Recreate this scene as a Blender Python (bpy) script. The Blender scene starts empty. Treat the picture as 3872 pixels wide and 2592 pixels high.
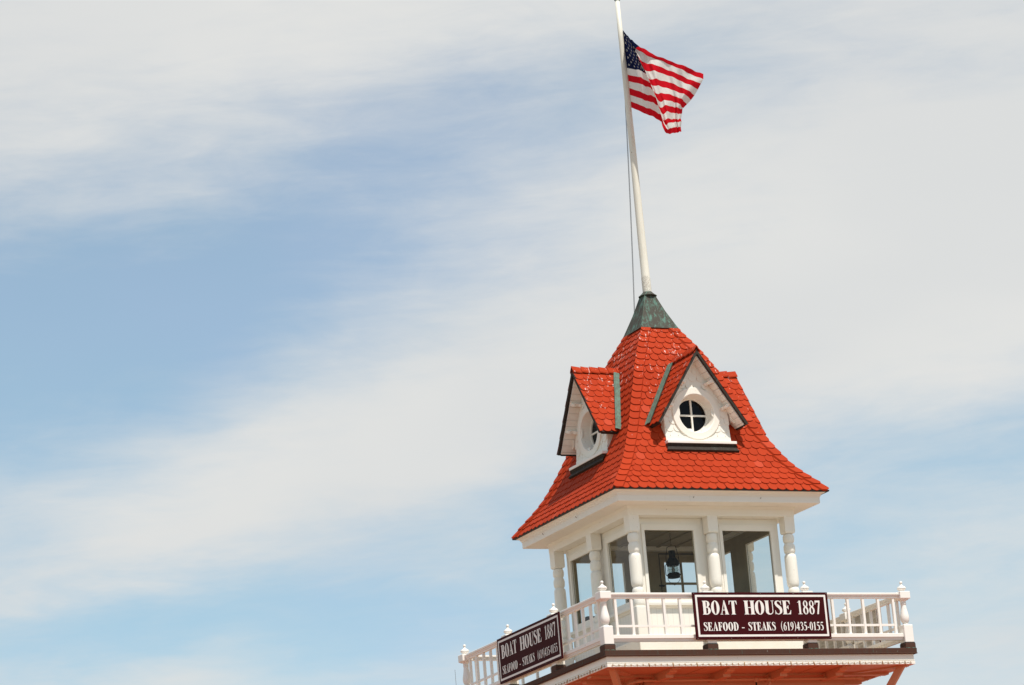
import bpy, math, random
import numpy as np
from mathutils import Vector, Matrix
R=math.radians
random.seed(7)
sc=bpy.context.scene
COL=sc.collection

# ------------------------------------------------------------------ camera
cam_d=bpy.data.cameras.new('camera'); cam=bpy.data.objects.new('camera',cam_d); COL.objects.link(cam); sc.camera=cam
CAM_POS=Vector((-28.293354,-53.484067,-9.080496))
CAM_M=Matrix(((0.90924452, -0.03152817, -0.41506671), (-0.40819198, -0.26292783, -0.87421294), (-0.08157026, 0.96430023, -0.25193523)))
cam.matrix_world=Matrix.Translation(CAM_POS)@CAM_M.to_4x4()
cam_d.sensor_width=36.0; cam_d.sensor_fit='HORIZONTAL'; cam_d.lens=36*3.235588
cam_d.clip_start=.5; cam_d.clip_end=20000

# ------------------------------------------------------------------ view, sun, sky
sc.view_settings.view_transform='Standard'; sc.view_settings.look='None'
sc.view_settings.exposure=0.0; sc.view_settings.gamma=1.0
try: sc.view_settings.use_curve_mapping=False
except Exception: pass
SUN_TRAVEL=Vector((-.035,.310,-.600)).normalized()
sun_d=bpy.data.lights.new('sun','SUN'); sun_d.energy=4.7; sun_d.angle=R(.55); sun_d.color=(1.0,.95,.86)
sun=bpy.data.objects.new('sun',sun_d); COL.objects.link(sun); sun.location=(5,-40,60)
sun.rotation_euler=SUN_TRAVEL.to_track_quat('-Z','Y').to_euler()
S=-SUN_TRAVEL
ELEV=math.asin(S.z); AZ=math.atan2(S.x,S.y)

def NT(tree):
    def n(t,**kw):
        x=tree.nodes.new(t)
        for k,v in kw.items(): setattr(x,k,v)
        return x
    return n
class E:
    """small expression builder over shader math nodes"""
    def __init__(s,tree): s.t=tree; s.n=NT(tree)
    def put(s,sock,v):
        if hasattr(v,'is_output'): s.t.links.new(v,sock)
        else: sock.default_value=v
    def m(s,op,a,b=0.0,c=None,clamp=False):
        x=s.n('ShaderNodeMath',operation=op,use_clamp=clamp); s.put(x.inputs[0],a); s.put(x.inputs[1],b)
        if c is not None: s.put(x.inputs[2],c)
        return x.outputs[0]
    def add(s,a,b): return s.m('ADD',a,b)
    def mul(s,a,b): return s.m('MULTIPLY',a,b)
    def sub(s,a,b): return s.m('SUBTRACT',a,b)
    def clamp(s,a): return s.m('ADD',a,0.0,clamp=True)
    def smooth(s,a,lo,hi,o0=0.0,o1=1.0):
        x=s.n('ShaderNodeMapRange',interpolation_type='SMOOTHSTEP'); s.put(x.inputs[0],a)
        for i,v in enumerate((lo,hi,o0,o1)): x.inputs[1+i].default_value=v
        return x.outputs[0]
    def mix(s,f,a,b,blend='MIX'):
        x=s.n('ShaderNodeMix',data_type='RGBA',blend_type=blend); s.put(x.inputs[0],f); s.put(x.inputs[6],a); s.put(x.inputs[7],b); return x.outputs[2]
    def noise(s,vec,scale,detail=4,rough=.55,dist=0.0,dim='3D'):
        x=s.n('ShaderNodeTexNoise',noise_dimensions=dim)
        if vec is not None: s.t.links.new(vec,x.inputs['Vector'])
        x.inputs['Scale'].default_value=scale; x.inputs['Detail'].default_value=detail; x.inputs['Roughness'].default_value=rough; x.inputs['Distortion'].default_value=dist
        return x.outputs[0]
    def mapping(s,vec,loc=(0,0,0),rot=(0,0,0),scale=(1,1,1)):
        x=s.n('ShaderNodeMapping'); s.t.links.new(vec,x.inputs[0]); x.inputs[1].default_value=loc; x.inputs[2].default_value=rot; x.inputs[3].default_value=scale; return x.outputs[0]
    def dot(s,vec,v):
        x=s.n('ShaderNodeVectorMath',operation='DOT_PRODUCT'); s.t.links.new(vec,x.inputs[0]); x.inputs[1].default_value=v; return x.outputs['Value']
    def gauss(s,x,y,cx,cy,ang,sx,sy):
        """anisotropic soft blob of the cloud field, ang = tilt of its long axis"""
        c,si=math.cos(ang),math.sin(ang)
        dx=s.sub(x,cx); dy=s.sub(y,cy)
        u=s.mul(s.add(s.mul(dx,c),s.mul(dy,si)),1/sx); v=s.mul(s.sub(s.mul(dy,c),s.mul(dx,si)),1/sy)
        return s.m('EXPONENT',s.mul(s.add(s.mul(u,u),s.mul(v,v)),-1.0))

world=bpy.data.worlds.new('World'); sc.world=world; world.use_nodes=True
wt=world.node_tree; wt.nodes.clear(); w=E(wt)
geo=w.n('ShaderNodeTexCoord')
DIR=geo.outputs['Generated']
sky=w.n('ShaderNodeTexSky',sky_type='NISHITA',sun_disc=False); sky.sun_elevation=ELEV; sky.sun_rotation=AZ
sky.air_density=1.0; sky.dust_density=.6; sky.ozone_density=1.2; sky.altitude=0
# cirrus field: angular coordinates of this part of the sky (azimuth along a, elevation along b)
az0=math.atan2(.415,.874)
ax_a=(math.cos(az0),-math.sin(az0),0.0); ax_f=(math.sin(az0),math.cos(az0),0.0)
a=w.dot(DIR,ax_a); fz=w.dot(DIR,ax_f)
sep=w.n('ShaderNodeSeparateXYZ'); wt.links.new(DIR,sep.inputs[0])
el=w.m('ARCSINE',sep.outputs[2])
azm=w.m('ARCTAN2',a,fz)
comb=w.n('ShaderNodeCombineXYZ'); wt.links.new(azm,comb.inputs[0]); wt.links.new(el,comb.inputs[1])
P2=comb.outputs[0]
# soft gaps (blue) and bands (white) of the cirrus; (azimuth, elevation) in radians from the view of the tower
G=lambda cx,cy,ang,sx,sy:w.gauss(azm,el,cx,cy,R(ang),sx,sy)
warp=w.noise(w.mapping(P2,rot=(0,0,R(-14)),scale=(3.2,9,1)),2.2,5,.6,.6)
azw=w.add(azm,w.mul(w.sub(warp,.5),.05)); elw=w.add(el,w.mul(w.sub(warp,.5),.05))
G=lambda cx,cy,ang,sx,sy:w.gauss(azw,elw,cx,cy,R(ang),sx,sy)
terms=[(-.86,-.150,.264,10,.13,.040),(-.36,-.075,.290,18,.12,.026),(-.18,.0,.318,14,.12,.020),(-.25,-.17,.20,10,.08,.014),
 (-.60,.115,.200,4,.16,.026),(-.58,-.04,.168,-4,.16,.020),(-.25,-.13,.178,4,.07,.010),(.26,-.14,.152,20,.08,.009),(.36,-.02,.234,12,.12,.017),(.42,.13,.28,8,.10,.05),(.34,-.13,.355,4,.10,.020),(.30,-.10,.205,12,.08,.010)]
f=.74
for amp,*g in terms: f=w.add(f,w.mul(G(*g),amp))
n1=w.noise(w.mapping(P2,rot=(0,0,R(-17)),scale=(4.5,22,1)),2.0,7,.58,.35)
n2=w.noise(w.mapping(P2,loc=(3,1,0),rot=(0,0,R(-34)),scale=(9,26,1)),2.6,6,.6,.5)
n3=w.noise(w.mapping(P2,loc=(1,5,0),rot=(0,0,R(-8)),scale=(3,7,1)),2.0,3,.5,.2)
f=w.add(f,w.mul(w.sub(n1,.5),.74)); f=w.add(f,w.mul(w.sub(n2,.5),.52)); n4=w.noise(w.mapping(P2,loc=(2,8,0),rot=(0,0,R(-23)),scale=(12,70,1)),2.2,5,.62,.8)
f=w.add(f,w.mul(w.sub(n4,.5),.30)); f=w.add(f,w.mul(w.sub(n3,.5),.35))
# the cirrus thins out overhead and away from this quarter of the sky
away=w.m('MAXIMUM',w.smooth(el,.55,1.0),w.smooth(w.m('ABSOLUTE',azm),.6,1.6,0,.8))
cov=w.mul(w.smooth(f,-.20,1.05),w.sub(1.0,w.mul(away,.8)))
blue=w.mix(1.0,sky.outputs[0],(1.17,1.41,1.34,1),'MULTIPLY')
lav=w.noise(w.mapping(P2,loc=(7,2,0),scale=(4,6,1)),1.7,3,.5)
skyb=w.mix(w.smooth(lav,.42,.70,0,.45),blue,w.mix(1.0,blue,(1.12,.98,1.06,1),'MULTIPLY'))
cloudc=w.mix(w.smooth(n3,.3,.7),(7.2,7.3,7.25,1),(7.75,7.75,7.55,1))
skyb=w.mix(w.sub(.20,w.mul(away,.20)),skyb,cloudc)
skycol=w.mix(w.mul(cov,.97),skyb,cloudc)

bg=w.n('ShaderNodeBackground'); wt.links.new(skycol,bg.inputs[0]); bg.inputs[1].default_value=.10
wo=w.n('ShaderNodeOutputWorld'); wt.links.new(bg.outputs[0],wo.inputs[0])

# ------------------------------------------------------------------ materials
def mat(name,base,rough=.6,spec=.3,metal=0.0):
    m=bpy.data.materials.new(name); m.use_nodes=True; t=m.node_tree
    b=t.nodes['Principled BSDF']; b.inputs['Base Color'].default_value=(*base,1); b.inputs['Roughness'].default_value=rough
    b.inputs['Specular IOR Level'].default_value=spec; b.inputs['Metallic'].default_value=metal
    return m,t,b,E(t)
def objco(e): return e.n('ShaderNodeTexCoord').outputs['Object']
def bump(e,b,h,strength,dist=.01):
    x=e.n('ShaderNodeBump'); x.inputs['Strength'].default_value=strength; x.inputs['Distance'].default_value=dist
    e.t.links.new(h,x.inputs['Height']); e.t.links.new(x.outputs[0],b.inputs['Normal'])
M={}
def white_paint(name,base=(.85,.80,.72),dirt=.35,rough=.45,rust=0.0):
    m,t,b,e=mat(name,base,rough,.35)
    vo=e.n('ShaderNodeVectorMath',operation='ADD'); t.links.new(objco(e),vo.inputs[0])
    rn=e.n('ShaderNodeObjectInfo').outputs['Random']; cx_=e.n('ShaderNodeCombineXYZ'); t.links.new(e.mul(rn,37.0),cx_.inputs[0]); t.links.new(e.mul(rn,91.0),cx_.inputs[2]); t.links.new(cx_.outputs[0],vo.inputs[1]); o=vo.outputs[0]
    big=e.noise(o,2.3,5,.6); st=e.noise(e.mapping(o,scale=(9,9,1.6)),3.0,5,.65,.3); fine=e.noise(o,60,3,.6)
    c=e.mix(e.mul(e.smooth(big,.42,.75),dirt*.45),(*base,1),(base[0]*.88,base[1]*.84,base[2]*.76,1))
    c=e.mix(e.mul(e.smooth(st,.58,.80),dirt*.5),c,(base[0]*.74,base[1]*.69,base[2]*.60,1))
    sp=e.noise(o,24,2,.5,.4)
    c=e.mix(e.smooth(sp,.735,.80,0,.65),c,(.20,.13,.08,1))
    t.links.new(c,b.inputs['Base Color'])
    bump(e,b,e.add(e.mul(fine,.4),big),.25,.006)
    return m
M['white']=white_paint('white_paint')
M['rail']=white_paint('railing_paint',(.85,.80,.745),.5)
M['oldwhite']=white_paint('weathered_white_paint',(.84,.795,.725),.9)
M['soffit']=white_paint('soffit_coral',(.57,.22,.105),.5)  # one coral tone for all parts under the balcony

def tile_mat():
    m,t,b,e=mat('red_shingle_paint',(.50,.042,.014),.7,.08)
    o=objco(e); at=e.n('ShaderNodeAttribute',attribute_name='rnd').outputs['Fac']
    c=e.mix(at,(.362,.0345,.0088,1),(.408,.0405,.0104,1))
    c=e.mix(e.smooth(at,.94,1.0,0,.45),c,(.52,.085,.045,1))
    w1=e.noise(o,7,5,.65)
    c=e.mix(e.smooth(w1,.5,.85,0,.4),c,(.28,.027,.014,1))
    # bird droppings: pale streaks that run down the slope, more of them high up
    sx=e.n('ShaderNodeSeparateXYZ'); t.links.new(o,sx.inputs[0])
    high=e.smooth(sx.outputs[2],3.4,6.2,0,.118)
    d=e.noise(e.mapping(o,scale=(19,19,5.5)),1.0,4,.62,.9); patch=e.noise(o,2.1,2,.5)
    dd=e.add(d,e.add(high,e.mul(e.sub(patch,.5),.22)))
    c=e.mix(e.smooth(dd,.735,.80,0,.80),c,(.78,.66,.60,1))
    t.links.new(c,b.inputs['Base Color'])
    bump(e,b,e.noise(o,45,4,.7),.25,.006)
    return m
M['tile']=tile_mat()
m,t,b,e=mat('shingle_underlay',(.33,.03,.012),.8); M['under']=m
def patina(name,g,br,sc=1.0,thr=.5,amt=1.0):
    m,t,b,e=mat(name,br,.72,.15,.1)
    o=objco(e)
    n=e.noise(e.mapping(o,scale=(9*sc,9*sc,1.9*sc)),1.6,6,.68,.8); n2=e.noise(o,5,4,.6)
    f=e.smooth(e.add(e.mul(n,.75),e.mul(n2,.3)),thr,thr+.20)
    c=e.mix(e.mul(f,amt),(*br,1),(*g,1))
    c=e.mix(e.smooth(e.noise(e.mapping(o,scale=(30,30,9)),1.5,3,.6),.66,.74,0,.6),c,(.40,.43,.38,1))
    t.links.new(c,b.inputs['Base Color']); bump(e,b,n,.3,.006); return m
M['copper']=patina('green_copper',(.12,.25,.20),(.070,.064,.052),1.0,.50,.85)
M['flash']=patina('valley_flashing',(.13,.205,.16),(.10,.125,.095),1.5,.42,.9)
M['brown']=patina('brown_copper_edge',(.072,.050,.038),(.082,.038,.026),1.3,.48,.8)
M['verge']=patina('verge_metal',(.050,.046,.038),(.038,.026,.020),1.5,.45,.8)
m,t,b,e=mat('dark_drip_edge',(.022,.014,.012),.6); M['drip']=m
m,t,b,e=mat('lantern_metal',(.030,.021,.012),.7,.1,.0); M['iron']=m; b.inputs['Specular IOR Level'].default_value=.1
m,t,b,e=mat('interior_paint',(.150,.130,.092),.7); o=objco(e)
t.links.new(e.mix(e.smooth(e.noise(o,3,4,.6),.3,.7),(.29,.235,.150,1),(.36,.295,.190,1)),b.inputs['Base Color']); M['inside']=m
m,t,b,e=mat('black_window_glass',(.004,.004,.004),.08,.12); M['black']=m
m,t,b,e=mat('groove',(.62,.58,.51),.8); M['groove']=m
m,t,b,e=mat('dark_line',(.02,.018,.014),.8); M['seam']=m
def glass(name,tint,refl):
    m=bpy.data.materials.new(name); m.use_nodes=True; t=m.node_tree; t.nodes.clear(); e=E(t)
    tr=e.n('ShaderNodeBsdfTransparent'); tr.inputs[0].default_value=(*tint,1)
    gl=e.n('ShaderNodeBsdfGlossy'); gl.inputs['Roughness'].default_value=.03; gl.inputs[0].default_value=(1,1,1,1)
    lw=e.n('ShaderNodeLayerWeight'); lw.inputs[0].default_value=.5
    fr=e.add(e.mul(e.m('POWER',lw.outputs['Facing'],4.0),.55),refl)
    mx=e.n('ShaderNodeMixShader'); t.links.new(fr,mx.inputs[0]); t.links.new(tr.outputs[0],mx.inputs[1]); t.links.new(gl.outputs[0],mx.inputs[2])
    out=e.n('ShaderNodeOutputMaterial'); t.links.new(mx.outputs[0],out.inputs[0]); return m
M['glass']=glass('window_glass',(.93,.945,.925),.014)
M['lens']=glass('lantern_lens_glass',(.66,.70,.68),.12)
def sign_mat(name,col):
    m,t,b,e=mat(name,col,.6,.06); o=objco(e)
    n=e.noise(o,9,5,.65)
    c=e.mix(e.smooth(n,.45,.8,0,.5),(*col,1),(col[0]*.72+.004,col[1]*.8+.004,col[2]*.8+.004,1))
    t.links.new(c,b.inputs['Base Color']); bump(e,b,e.noise(o,14,2,.5),.08,.01); return m
M['maroon']=sign_mat('maroon_sign_paint',(.046,.0050,.0065))
M['letter']=sign_mat('white_sign_paint',(.80,.77,.73))
m,t,b,e=mat('grey_plywood',(.60,.56,.50),.8); o=objco(e)
t.links.new(e.mix(e.smooth(e.noise(e.mapping(o,scale=(1.5,1.5,9)),2.5,5,.6,.6),.35,.7),(.66,.62,.56,1),(.50,.45,.38,1)),b.inputs['Base Color']); M['ply']=m
def pole_mat():
    m,t,b,e=mat('flagpole_paint',(.72,.68,.60),.5,.3); o=objco(e)
    sx=e.n('ShaderNodeSeparateXYZ'); t.links.new(o,sx.inputs[0])
    low=e.smooth(sx.outputs[2],7.66,7.76,1.0,0.0)
    crack=e.noise(e.mapping(o,scale=(16,16,9)),1.4,4,.75,1.4)
    ridge=e.m('ABSOLUTE',e.sub(crack,.5))
    cr=e.mul(e.smooth(ridge,.0,.022,1.0,0.0),low)
    st=e.noise(e.mapping(o,scale=(22,22,2.2)),1.2,4,.6,.4)
    c=e.mix(e.smooth(st,.5,.78,0,.5),(.74,.70,.61,1),(.52,.47,.38,1))
    chips=e.noise(e.mapping(o,scale=(1,1,.5)),26,2,.5); c=e.mix(e.smooth(chips,.73,.77,0,.8),c,(.25,.19,.13,1))
    c=e.mix(e.mul(cr,.9),c,(.13,.085,.07,1)); t.links.new(c,b.inputs['Base Color'])
    bump(e,b,e.add(st,cr),.4,.01); return m
M['pole']=pole_mat()
def cloth(name,col):
    m=bpy.data.materials.new(name); m.use_nodes=True; t=m.node_tree; t.nodes.clear(); e=E(t); o=objco(e)
    df=e.n('ShaderNodeBsdfDiffuse'); tl=e.n('ShaderNodeBsdfTranslucent')
    n=e.noise(e.mapping(o,scale=(7,7,2.2)),2.4,5,.65,.6)
    c=e.mix(e.smooth(n,.4,.75,0,.30),(*col,1),tuple(x*.72 for x in col)+(1,))
    t.links.new(c,df.inputs[0]); t.links.new(c,tl.inputs[0])
    bp=e.n('ShaderNodeBump'); bp.inputs['Strength'].default_value=.45; bp.inputs['Distance'].default_value=.02
    t.links.new(e.noise(e.mapping(o,scale=(16,16,4.5)),1.5,3,.6,.5),bp.inputs['Height']); t.links.new(bp.outputs[0],df.inputs['Normal'])
    mx=e.n('ShaderNodeMixShader'); mx.inputs[0].default_value=.42; t.links.new(df.outputs[0],mx.inputs[1]); t.links.new(tl.outputs[0],mx.inputs[2])
    out=e.n('ShaderNodeOutputMaterial'); t.links.new(mx.outputs[0],out.inputs[0]); return m
M['fred']=cloth('flag_red',(.62,.012,.022)); M['fwhite']=cloth('flag_white',(.78,.76,.73)); M['fnavy']=cloth('flag_navy',(.010,.014,.050))
m,t,b,e=mat('bulb_glass',(.42,.24,.09),.3,.3); M['bulb']=m
m,t,b,e=mat('bulb_socket_rust',(.42,.25,.11),.6); M['socket']=m
m,t,b,e=mat('cord',(.40,.37,.31),.6); M['cord']=m
m,t,b,e=mat('galvanised_cord',(.09,.09,.095),.5); M['rope']=m
m,t,b,e=mat('dark_plastic',(.012,.014,.022),.5); M['darkbox']=m
m,t,b,e=mat('rust_hook',(.16,.09,.04),.7); M['rust']=m
m,t,b,e=mat('bounce_ground',(.33,.30,.26),.9); o=objco(e)
t.links.new(e.mix(e.noise(o,.15,6,.6),(.25,.198,.138,1),(.33,.262,.182,1)),b.inputs['Base Color']); M['ground']=m
m,t,b,e=mat('deck_paint',(.52,.43,.31),.8); M['deck']=m
def mainroof():
    m,t,b,e=mat('red_roof_shingles',(.55,.06,.02),.6,.2); o=objco(e)
    br=e.n('ShaderNodeTexBrick'); t.links.new(o,br.inputs['Vector']); br.inputs['Scale'].default_value=4.5
    br.inputs['Color1'].default_value=(.38,.045,.018,1); br.inputs['Color2'].default_value=(.46,.055,.022,1); br.inputs['Mortar'].default_value=(.16,.02,.01,1); br.inputs['Mortar Size'].default_value=.012
    t.links.new(br.outputs[0],b.inputs['Base Color']); bump(e,b,br.outputs['Fac'],.5,.01); return m
M['mainroof']=mainroof()

# ------------------------------------------------------------------ mesh helpers
class MB:
    def __init__(s): s.v=[]; s.f=[]; s.mi=[]; s.r=[]; s.mats=[]; s.cur=0; s.rn=.5; s.smooth=[]; s.sm=False; s.T=None
    def mat(s,k):
        if k not in s.mats: s.mats.append(k)
        s.cur=s.mats.index(k); return s
    def pt(s,p):
        s.v.append(tuple(s.T@Vector(p)) if s.T is not None else tuple(p)); return len(s.v)-1
    def face(s,idx): s.f.append(tuple(idx)); s.mi.append(s.cur); s.r.append(s.rn); s.smooth.append(s.sm)
    def poly(s,pts): s.face([s.pt(p) for p in pts])
    def box(s,x0,x1,y0,y1,z0,z1):
        i=[s.pt((x,y,z)) for z in(z0,z1) for y in(y0,y1) for x in(x0,x1)]
        for q in((0,2,3,1),(4,5,7,6),(0,1,5,4),(2,6,7,3),(0,4,6,2),(1,3,7,5)): s.face([i[k] for k in q])
    def bevbox(s,x0,x1,y0,y1,z0,z1,b=.01):
        """box with chamfered vertical edges and top/bottom edges"""
        def lp(z,i): return [(x0+i,y0+b,z),(x0+b,y0+i,z),(x1-b,y0+i,z),(x1-i,y0+b,z),(x1-i,y1-b,z),(x1-b,y1-i,z),(x0+b,y1-i,z),(x0+i,y1-b,z)]
        L=[[s.pt(p) for p in lp(z,i)] for z,i in((z0,b*.8),(z0+b,0),(z1-b,0),(z1,b*.8))]
        s.face(L[0][::-1]); s.face(L[-1])
        for a,c in zip(L,L[1:]):
            for k in range(8): s.face([a[k],a[(k+1)%8],c[(k+1)%8],c[k]])
    def bar(s,a,b,w,h=None,up=(0,0,1)):
        h=h or w; a=Vector(a); b=Vector(b); d=(b-a).normalized(); x=d.cross(Vector(up)).normalized(); y=x.cross(d)
        L=[]
        for p in(a,b): L.append([s.pt(p+x*sx*w/2+y*sy*h/2) for sx,sy in((-1,-1),(1,-1),(1,1),(-1,1))])
        s.face(L[0][::-1]); s.face(L[1])
        for k in range(4): s.face([L[0][k],L[0][(k+1)%4],L[1][(k+1)%4],L[1][k]])
    def tube(s,pts,r,n=8,closed=False):
        sm=s.sm; s.sm=True; pts=[Vector(p) for p in pts]; N=len(pts); rr=r if hasattr(r,'__len__') else [r]*N; L=[]
        prev=None
        for i,p in enumerate(pts):
            if closed: d=(pts[(i+1)%N]-pts[i-1]).normalized()
            else: d=(pts[min(i+1,N-1)]-pts[max(i-1,0)]).normalized()
            ref=prev if prev is not None else (Vector((0,0,1)) if abs(d.z)<.9 else Vector((1,0,0)))
            x=(ref-d*ref.dot(d)).normalized(); prev=x; y=d.cross(x)
            L.append([s.pt(p+(x*math.cos(2*math.pi*k/n)+y*math.sin(2*math.pi*k/n))*rr[i]) for k in range(n)])
        rng=range(N) if closed else range(N-1)
        for i in rng:
            a,c=L[i],L[(i+1)%N]
            for k in range(n): s.face([a[k],a[(k+1)%n],c[(k+1)%n],c[k]])
        if not closed: s.face(L[0][::-1]); s.face(L[-1])
        s.sm=sm
    def lathe(s,cx,cy,prof,n=20,cap=True):
        sm=s.sm; s.sm=True
        L=[[s.pt((cx+r*math.cos(2*math.pi*k/n),cy+r*math.sin(2*math.pi*k/n),z)) for k in range(n)] for r,z in prof]
        for a,c in zip(L,L[1:]):
            for k in range(n): s.face([a[k],a[(k+1)%n],c[(k+1)%n],c[k]])
        s.sm=False
        if cap: s.face(L[0][::-1]); s.face(L[-1])
        s.sm=sm
    def ring(s,prof,closed=True):
        """sweep a profile of (half size, z) round a square plan with mitred corners"""
        L=[[s.pt((sx*r,sy*r,z)) for r,z in prof] for sx,sy in((-1,-1),(1,-1),(1,1),(-1,1))]
        n=len(prof); rng=range(n) if closed else range(n-1)
        for k in range(4):
            a,c=L[k],L[(k+1)%4]
            for i in rng: s.face([a[i],c[i],c[(i+1)%n],a[(i+1)%n]])
    def build(s,name,parent=None,label=None,weld=False):
        me=bpy.data.meshes.new(name); me.from_pydata(s.v,[],s.f)
        for k in s.mats: me.materials.append(M[k])
        me.polygons.foreach_set('material_index',s.mi); me.polygons.foreach_set('use_smooth',s.smooth)
        at=me.attributes.new('rnd','FLOAT','FACE'); at.data.foreach_set('value',s.r)
        me.update()
        o=bpy.data.objects.new(name,me); COL.objects.link(o)
        if parent is not None: o.parent=parent
        if label: o['label']=label
        return o
def rz(k): return Matrix.Rotation(k*math.pi/2,4,'Z')      # face 0 = front (-y), 1 = right (+x), 2 = back, 3 = left (-x)
def thing(name,label,cat,loc=(0,0,0),group=None):
    o=bpy.data.objects.new(name,None); COL.objects.link(o); o.location=loc; o['label']=label; o['category']=cat
    if group: o['group']=group
    o.empty_display_size=.3
    return o
def mb(m='white',k=None):
    x=MB(); x.mat(m)
    if k is not None: x.T=rz(k)
    return x

# ------------------------------------------------------------------ ground: unseen tan sheet, added to bounce warm light upward
g=mb('ground'); N=40
for i in range(N):
    a0,a1=2*math.pi*i/N,2*math.pi*(i+1)/N
    g.poly([(0,0,-10.7),(6000*math.cos(a0),6000*math.sin(a0),-10.7),(6000*math.cos(a1),6000*math.sin(a1),-10.7)])
o=g.build('ground'); o['kind']='structure'; o['label']='unseen tan ground sheet added for bounce light'

# ------------------------------------------------------------------ the boathouse
BH=thing('boathouse','white wooden boathouse tower with red shingle roof, dormers and railed balcony','building',(0,0,-10.7))
BHI=bpy.data.objects
def part(x,name,parent=None,label=None):
    o=x.build(name,None,label)
    o.parent=parent or BH
    o.matrix_parent_inverse=Matrix.Translation(-Vector((0,0,-10.7))) if parent is None else Matrix.Identity(4)
    return o

# roof profile: slope length l -> (half size r, height z)
PR=[(2.205,3.105),(2.08,3.27),(1.88,3.50),(1.72,3.72),(1.56,4.01),(1.41,4.32),(1.28,4.62),(1.13,5.00),(.985,5.36),(.865,5.68),(.645,6.14),(.47,6.43),(.33,6.67)]
PR=[(r-.036+.016*max(0,(z-6.1)/.57),z) for r,z in PR]
def densify(P,n=12):
    out=[]
    for i in range(len(P)-1):
        p0=P[max(i-1,0)];p1=P[i];p2=P[i+1];p3=P[min(i+2,len(P)-1)]
        for k in range(n):
            t=k/n
            out.append(tuple(.5*((2*p1[j])+(-p0[j]+p2[j])*t+(2*p0[j]-5*p1[j]+4*p2[j]-p3[j])*t*t+(-p0[j]+3*p1[j]-3*p2[j]+p3[j])*t**3) for j in(0,1)))
    out.append(P[-1]); return out
PD=np.array(densify(PR)); PL=np.concatenate([[0],np.cumsum(np.hypot(*np.diff(PD,axis=0).T))]); LT=PL[-1]
def prof(l):
    r=np.interp(l,PL,PD[:,0]); z=np.interp(l,PL,PD[:,1])
    if l<0: r+=-l*.60; z+=l*.80
    l2=min(max(l,0.0),LT-.02)
    r2,z2=np.interp(l2+.02,PL,PD[:,0]),np.interp(l2+.02,PL,PD[:,1]); r1,z1=np.interp(l2-.02 if l2>.02 else 0,PL,PD[:,0]),np.interp(l2-.02 if l2>.02 else 0,PL,PD[:,1])
    t=np.array([r2-r1,z2-z1]); t/=np.linalg.norm(t)
    return r,z,t[1],-t[0]          # outward normal (nr,nz)
def r_at(z): return float(np.interp(z,PD[:,1],PD[:,0]))
def l_at(z): return float(np.interp(z,PD[:,1],PL))
def roofp(u,l,h):
    r,z,nr,nz=prof(l); return (u,-(r+nr*h),z+nz*h)
def in_dormer(u,z,m=0.0): return 4.04<z<5.8 and abs(u)<min(.66+m,(5.86-z)/1.54*.93+m)
def dormer_vol(u,l):
    r,z,_,_=prof(l); return in_dormer(u,z,-.02)

def scale_tile(x,mp,u,l,wd,ln,h0,h1,th,ulim,n=7,arc=.42,jr=.0):
    """one rounded shingle; mp(u,l,h)->point; l runs up the slope; bottom edge at l"""
    x.rn=random.random(); hw=wd/2
    a=wd*arc
    ol=[]
    for k in range(n+1):
        t=math.pi*k/n; ol.append((u-hw*math.cos(t),l+a-a*math.sin(t)**.9))
    ol=[(u-hw,l+ln)]+ol+[(u+hw,l+ln)]
    ol=[(min(max(p,-ulim(q)),ulim(q)),q) for p,q in ol]
    if max(p for p,_ in ol)-min(p for p,_ in ol)<.02: return
    hh=lambda q:h0+(h1-h0)*(q-l)/ln
    tl=random.uniform(-.003,.003)
    top=[x.pt(mp(p,q,hh(q)+tl*(p-u)/hw)) for p,q in ol]; bot=[x.pt(mp(p,q,hh(q)-th)) for p,q in ol]
    m=len(ol)
    x.face(top)
    for k in range(1,m-2): x.face([top[k+1],top[k],bot[k],bot[k+1]])
    x.face([top[1],top[0],bot[0],bot[1]]); x.face([top[m-1],top[m-2],bot[m-2],bot[m-1]])

EXP=.150; WD=.176; LD=l_at(4.075)
def expo(l): return .168-.027*min(max(l/LT,0),1)
roof=mb('under')
for k in range(4):
    roof.T=rz(k); roof.rn=.3
    ls=np.arange(0,LT+.001,.05)
    for la,lb in zip(ls,ls[1:]):
        nu=14
        for i in range(nu):
            ta,tb=-1+2*i/nu,-1+2*(i+1)/nu
            ra=prof(la)[0]; rb=prof(lb)[0]
            if dormer_vol((ta+tb)/2*(ra+rb)/2,(la+lb)/2): continue
            roof.poly([roofp(ta*ra,la,0),roofp(tb*ra,la,0),roofp(tb*rb,lb,0),roofp(ta*rb,lb,0)])
roof.mat('tile')
for k in range(4):
    roof.T=rz(k); j=0; l=-.035
    while l<LT-.03:
        rr=prof(max(l,0))[0]; off=(WD/2 if j%2 else 0)+random.uniform(-.012,.012)
        n=int(rr/WD)+2
        for i in range(-n,n+1):
            u=i*WD+off
            if abs(u)-WD/2>rr: continue
            if dormer_vol(u,l+.12) and dormer_vol(u,l+.02): continue
            ln=expo(l)*1.45
            if abs(u)<.72 and l<LD<l+ln: ln=max(LD-l,.06)
            if abs(u)<.66 and LD-.06<l<LD+.15: continue
            scale_tile(roof,roofp,u+random.uniform(-.006,.006),l+random.uniform(-.008,.008),WD*random.uniform(.95,.985),ln,.030,.008,.015,lambda q:prof(q)[0]-.005)
        l+=expo(l); j+=1
ROOF=part(roof,'roof')
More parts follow.
